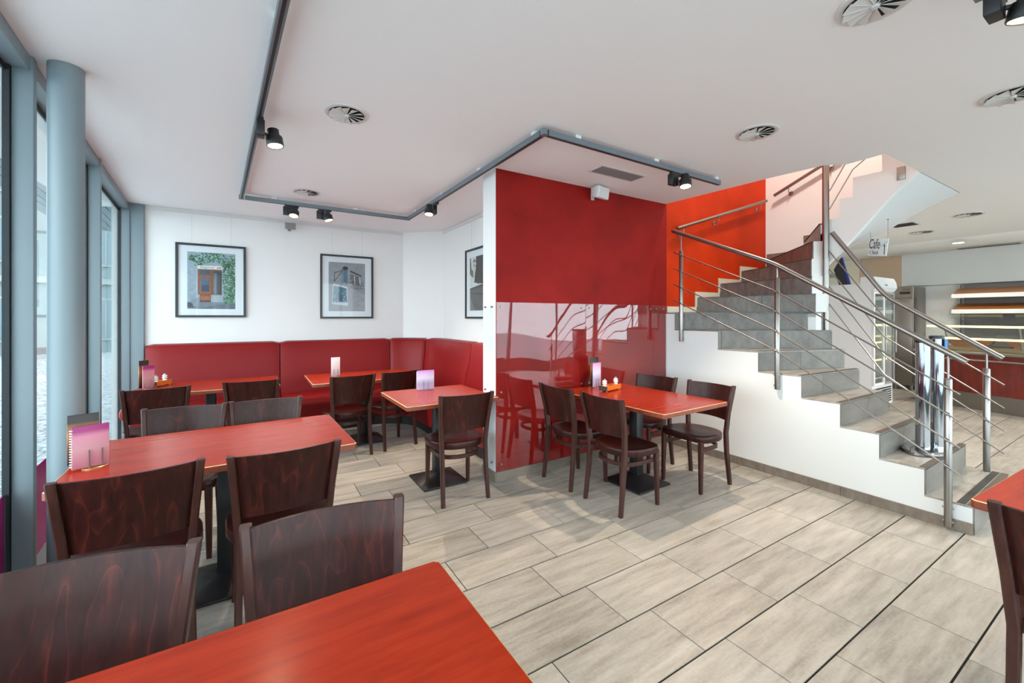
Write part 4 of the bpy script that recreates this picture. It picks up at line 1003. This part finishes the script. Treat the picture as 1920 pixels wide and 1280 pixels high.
# sales counter
A0, A1 = Vector((9.79,2.57,0)), Vector((8.85,-.35,0)); cax = (A1-A0).normalized(); cn_ = Vector((-cax.y, cax.x, 0)); CL = (A1-A0).length
if cn_.x < 0: cn_ = -cn_
M['counter'] = wood('counter_red_wood', (84,22,14), (116,34,20), (140,50,30), .25, 2, .6, .4, .15)
ct = thing('display_counter', 'red wood sales counter with glass display top in the shop', 'counter', tuple(A0.lerp(A1,.5)))
def cbox(a, b, c_): return MB().obox(A0, cax, cn_, (0,0,1), a, b, c_)
cbox((.0,CL),(.06,.9),(0,.26)).build('plinth', 'steel', ct, smooth=False)
k = 0
while k < CL-.05: cbox((k+.002,min(CL,k+.95)-.002),(0,.85),(.262,.86)).build('front_panel', 'counter', ct, smooth=False); k += .95
cbox((0,CL),(-.05,.88),(.862,.90)).build('counter_top', 'steel', ct, bevel=.006)
MB().tube([A0+cax*.1+cn_*-.07+Vector((0,0,.78)), A0+cax*(CL-.05)+cn_*-.07+Vector((0,0,.78))], .014, 8).build('bag_rail', 'steel', ct)
M['warmsteel'] = mat('warm_steel_deck', (150,128,88), .35, metal=.7)
cbox((.05,CL),(.1,.8),(.902,.93)).build('display_deck', 'warmsteel', ct, smooth=False)
for s0 in (.05,.98,1.91):
    s1 = min(CL, s0+.92)
    for z, n0, n1 in ((1.10,.28,.72),(1.30,.22,.75)):
        sh = cbox((s0,s1),(n0,n1),(z,z+.008)).build('glass_shelf', 'vglass', ct, smooth=False); cbox((s0,s1),(n0-.012,n0-.001),(z-.022,z+.012)).build('light_strip', 'striplight', sh, smooth=False)
    MB().pprism([A0+cax*s0+cn_*.02+Vector((0,0,.902)), A0+cax*s1+cn_*.02+Vector((0,0,.902)), A0+cax*s1+cn_*.2+Vector((0,0,1.30)), A0+cax*s0+cn_*.2+Vector((0,0,1.30))], cn_*.006).build('front_glass', 'vglass', ct, smooth=False)
    MB().pprism([A0+cax*(s0+.05)+cn_*.5+Vector((0,0,1.312)), A0+cax*(s1-.08)+cn_*.5+Vector((0,0,1.312)), A0+cax*(s1-.08)+cn_*.42+Vector((0,0,1.56)), A0+cax*(s0+.05)+cn_*.42+Vector((0,0,1.56))], cn_*.006).build('sneeze_guard', 'vglass', ct, smooth=False)
    for s in (s0+.01,): MB().tube([A0+cax*s+cn_*.70+Vector((0,0,.93)), A0+cax*s+cn_*.62+Vector((0,0,1.3))], .014, 8).build('upright', 'steel', ct)
# bread shelves on the far wall
M['shelfwood'] = wood('shelf_wood', (134,82,36), (168,106,52), (190,130,72), .4, 1, 1., .2, .1); M['shelfback'] = mat('grey_shelf_back', (110,104,102), .6)
bs = thing('bread_shelf', 'wall unit of slanted wooden bread shelves behind the counter', 'shelves', (11.7,1.2,1.0))
B(11.66,11.719,-.6,2.40,.9,2.075).build('back_board', 'shelfback', bs, smooth=False)
for y in (2.36,1.2,.1): 
    ups = B(11.63,11.66,y-.015,y+.015,.9,2.05).build('upright', 'greyplastic', bs, smooth=False)
    for z_ in range(14): B(11.6285,11.6295,y-.004,y+.004,.95+z_*.08,.98+z_*.08).build('slot', 'ventdark', ups, smooth=False)
for z in (1.85,1.56):
    for yy0, yy1 in ((1.25,2.42),(.05,1.24)):
        sh = MB().pprism([(11.62,yy0,z+.13),(11.22,yy0,z),(11.22,yy0,z+.015),(11.62,yy0,z+.145)], (0,yy1-yy0,0)).build('shelf', 'shelfwood', bs, smooth=False)
        B(11.19,11.218,yy0,yy1,z-.045,z+.03).build('price_rail', 'plastic', sh, smooth=False)
bc = thing('back_counter', 'low counter with steel top behind the sales counter', 'counter', (11.4,1.2,0))
B(11.15,11.65,-.6,2.6,0,.86).build('body', 'plastic', bc, smooth=False); B(11.1,11.655,-.65,2.62,.862,.895).build('top', 'steel', bc, bevel=.004)
M['wicker'] = mat('wicker', (150,96,52), .7, var=.3, scale=60, bump=.3)
for lb, (x, y) in {'wicker bread basket behind the counter, left one':(11.34,2.2), 'wicker bread basket behind the counter, right one':(11.34,1.45)}.items():
    t = thing('bread_basket', lb, 'basket', (x,y,.8955), group='wicker baskets behind the counter')
    for k in range(6):
        e = .10+.012*k; MB().tube([(x-e,y-e*2,.905+k*.028),(x+e,y-e*2,.905+k*.028),(x+e,y+e*2,.905+k*.028),(x-e,y+e*2,.905+k*.028),(x-e,y-e*2,.905+k*.028)], .0145, 8).build('woven_band', 'wicker', t)
    B(x-.1,x+.1,y-.2,y+.2,.897,.905).build('bottom', 'wicker', t, smooth=False)
# black bag between fridge and counter
M['bag'] = mat('black_bin_bag', (26,30,36), .25, bump=1., scale=9)
bm_ = MB(); rng = random.Random(3); secs = []
for j in range(9):
    z = .005+.085*j; r = (.16,.2,.22,.215,.21,.19,.16,.10,.05)[j]; secs.append([(9.45+r*math.cos(2*math.pi*k/18)*(1+.12*rng.uniform(-1,1)), 3.0+r*math.sin(2*math.pi*k/18)*(1+.12*rng.uniform(-1,1)), z) for k in range(18)])
bm_.loft(secs); tag(bm_.build('bin_bag', 'bag'), 'crumpled black bag on the floor beside the counter', 'bag')
# floor mat at the stair foot
M['matg'] = mat('dark_doormat', (70,70,72), .95, var=.3, scale=120, bump=.5)
tag(B(4.55,5.6,.12,.72,.001,.012).build('door_mat', 'matg', bevel=.003), 'dark grey doormat at the foot of the stairs', 'mat')
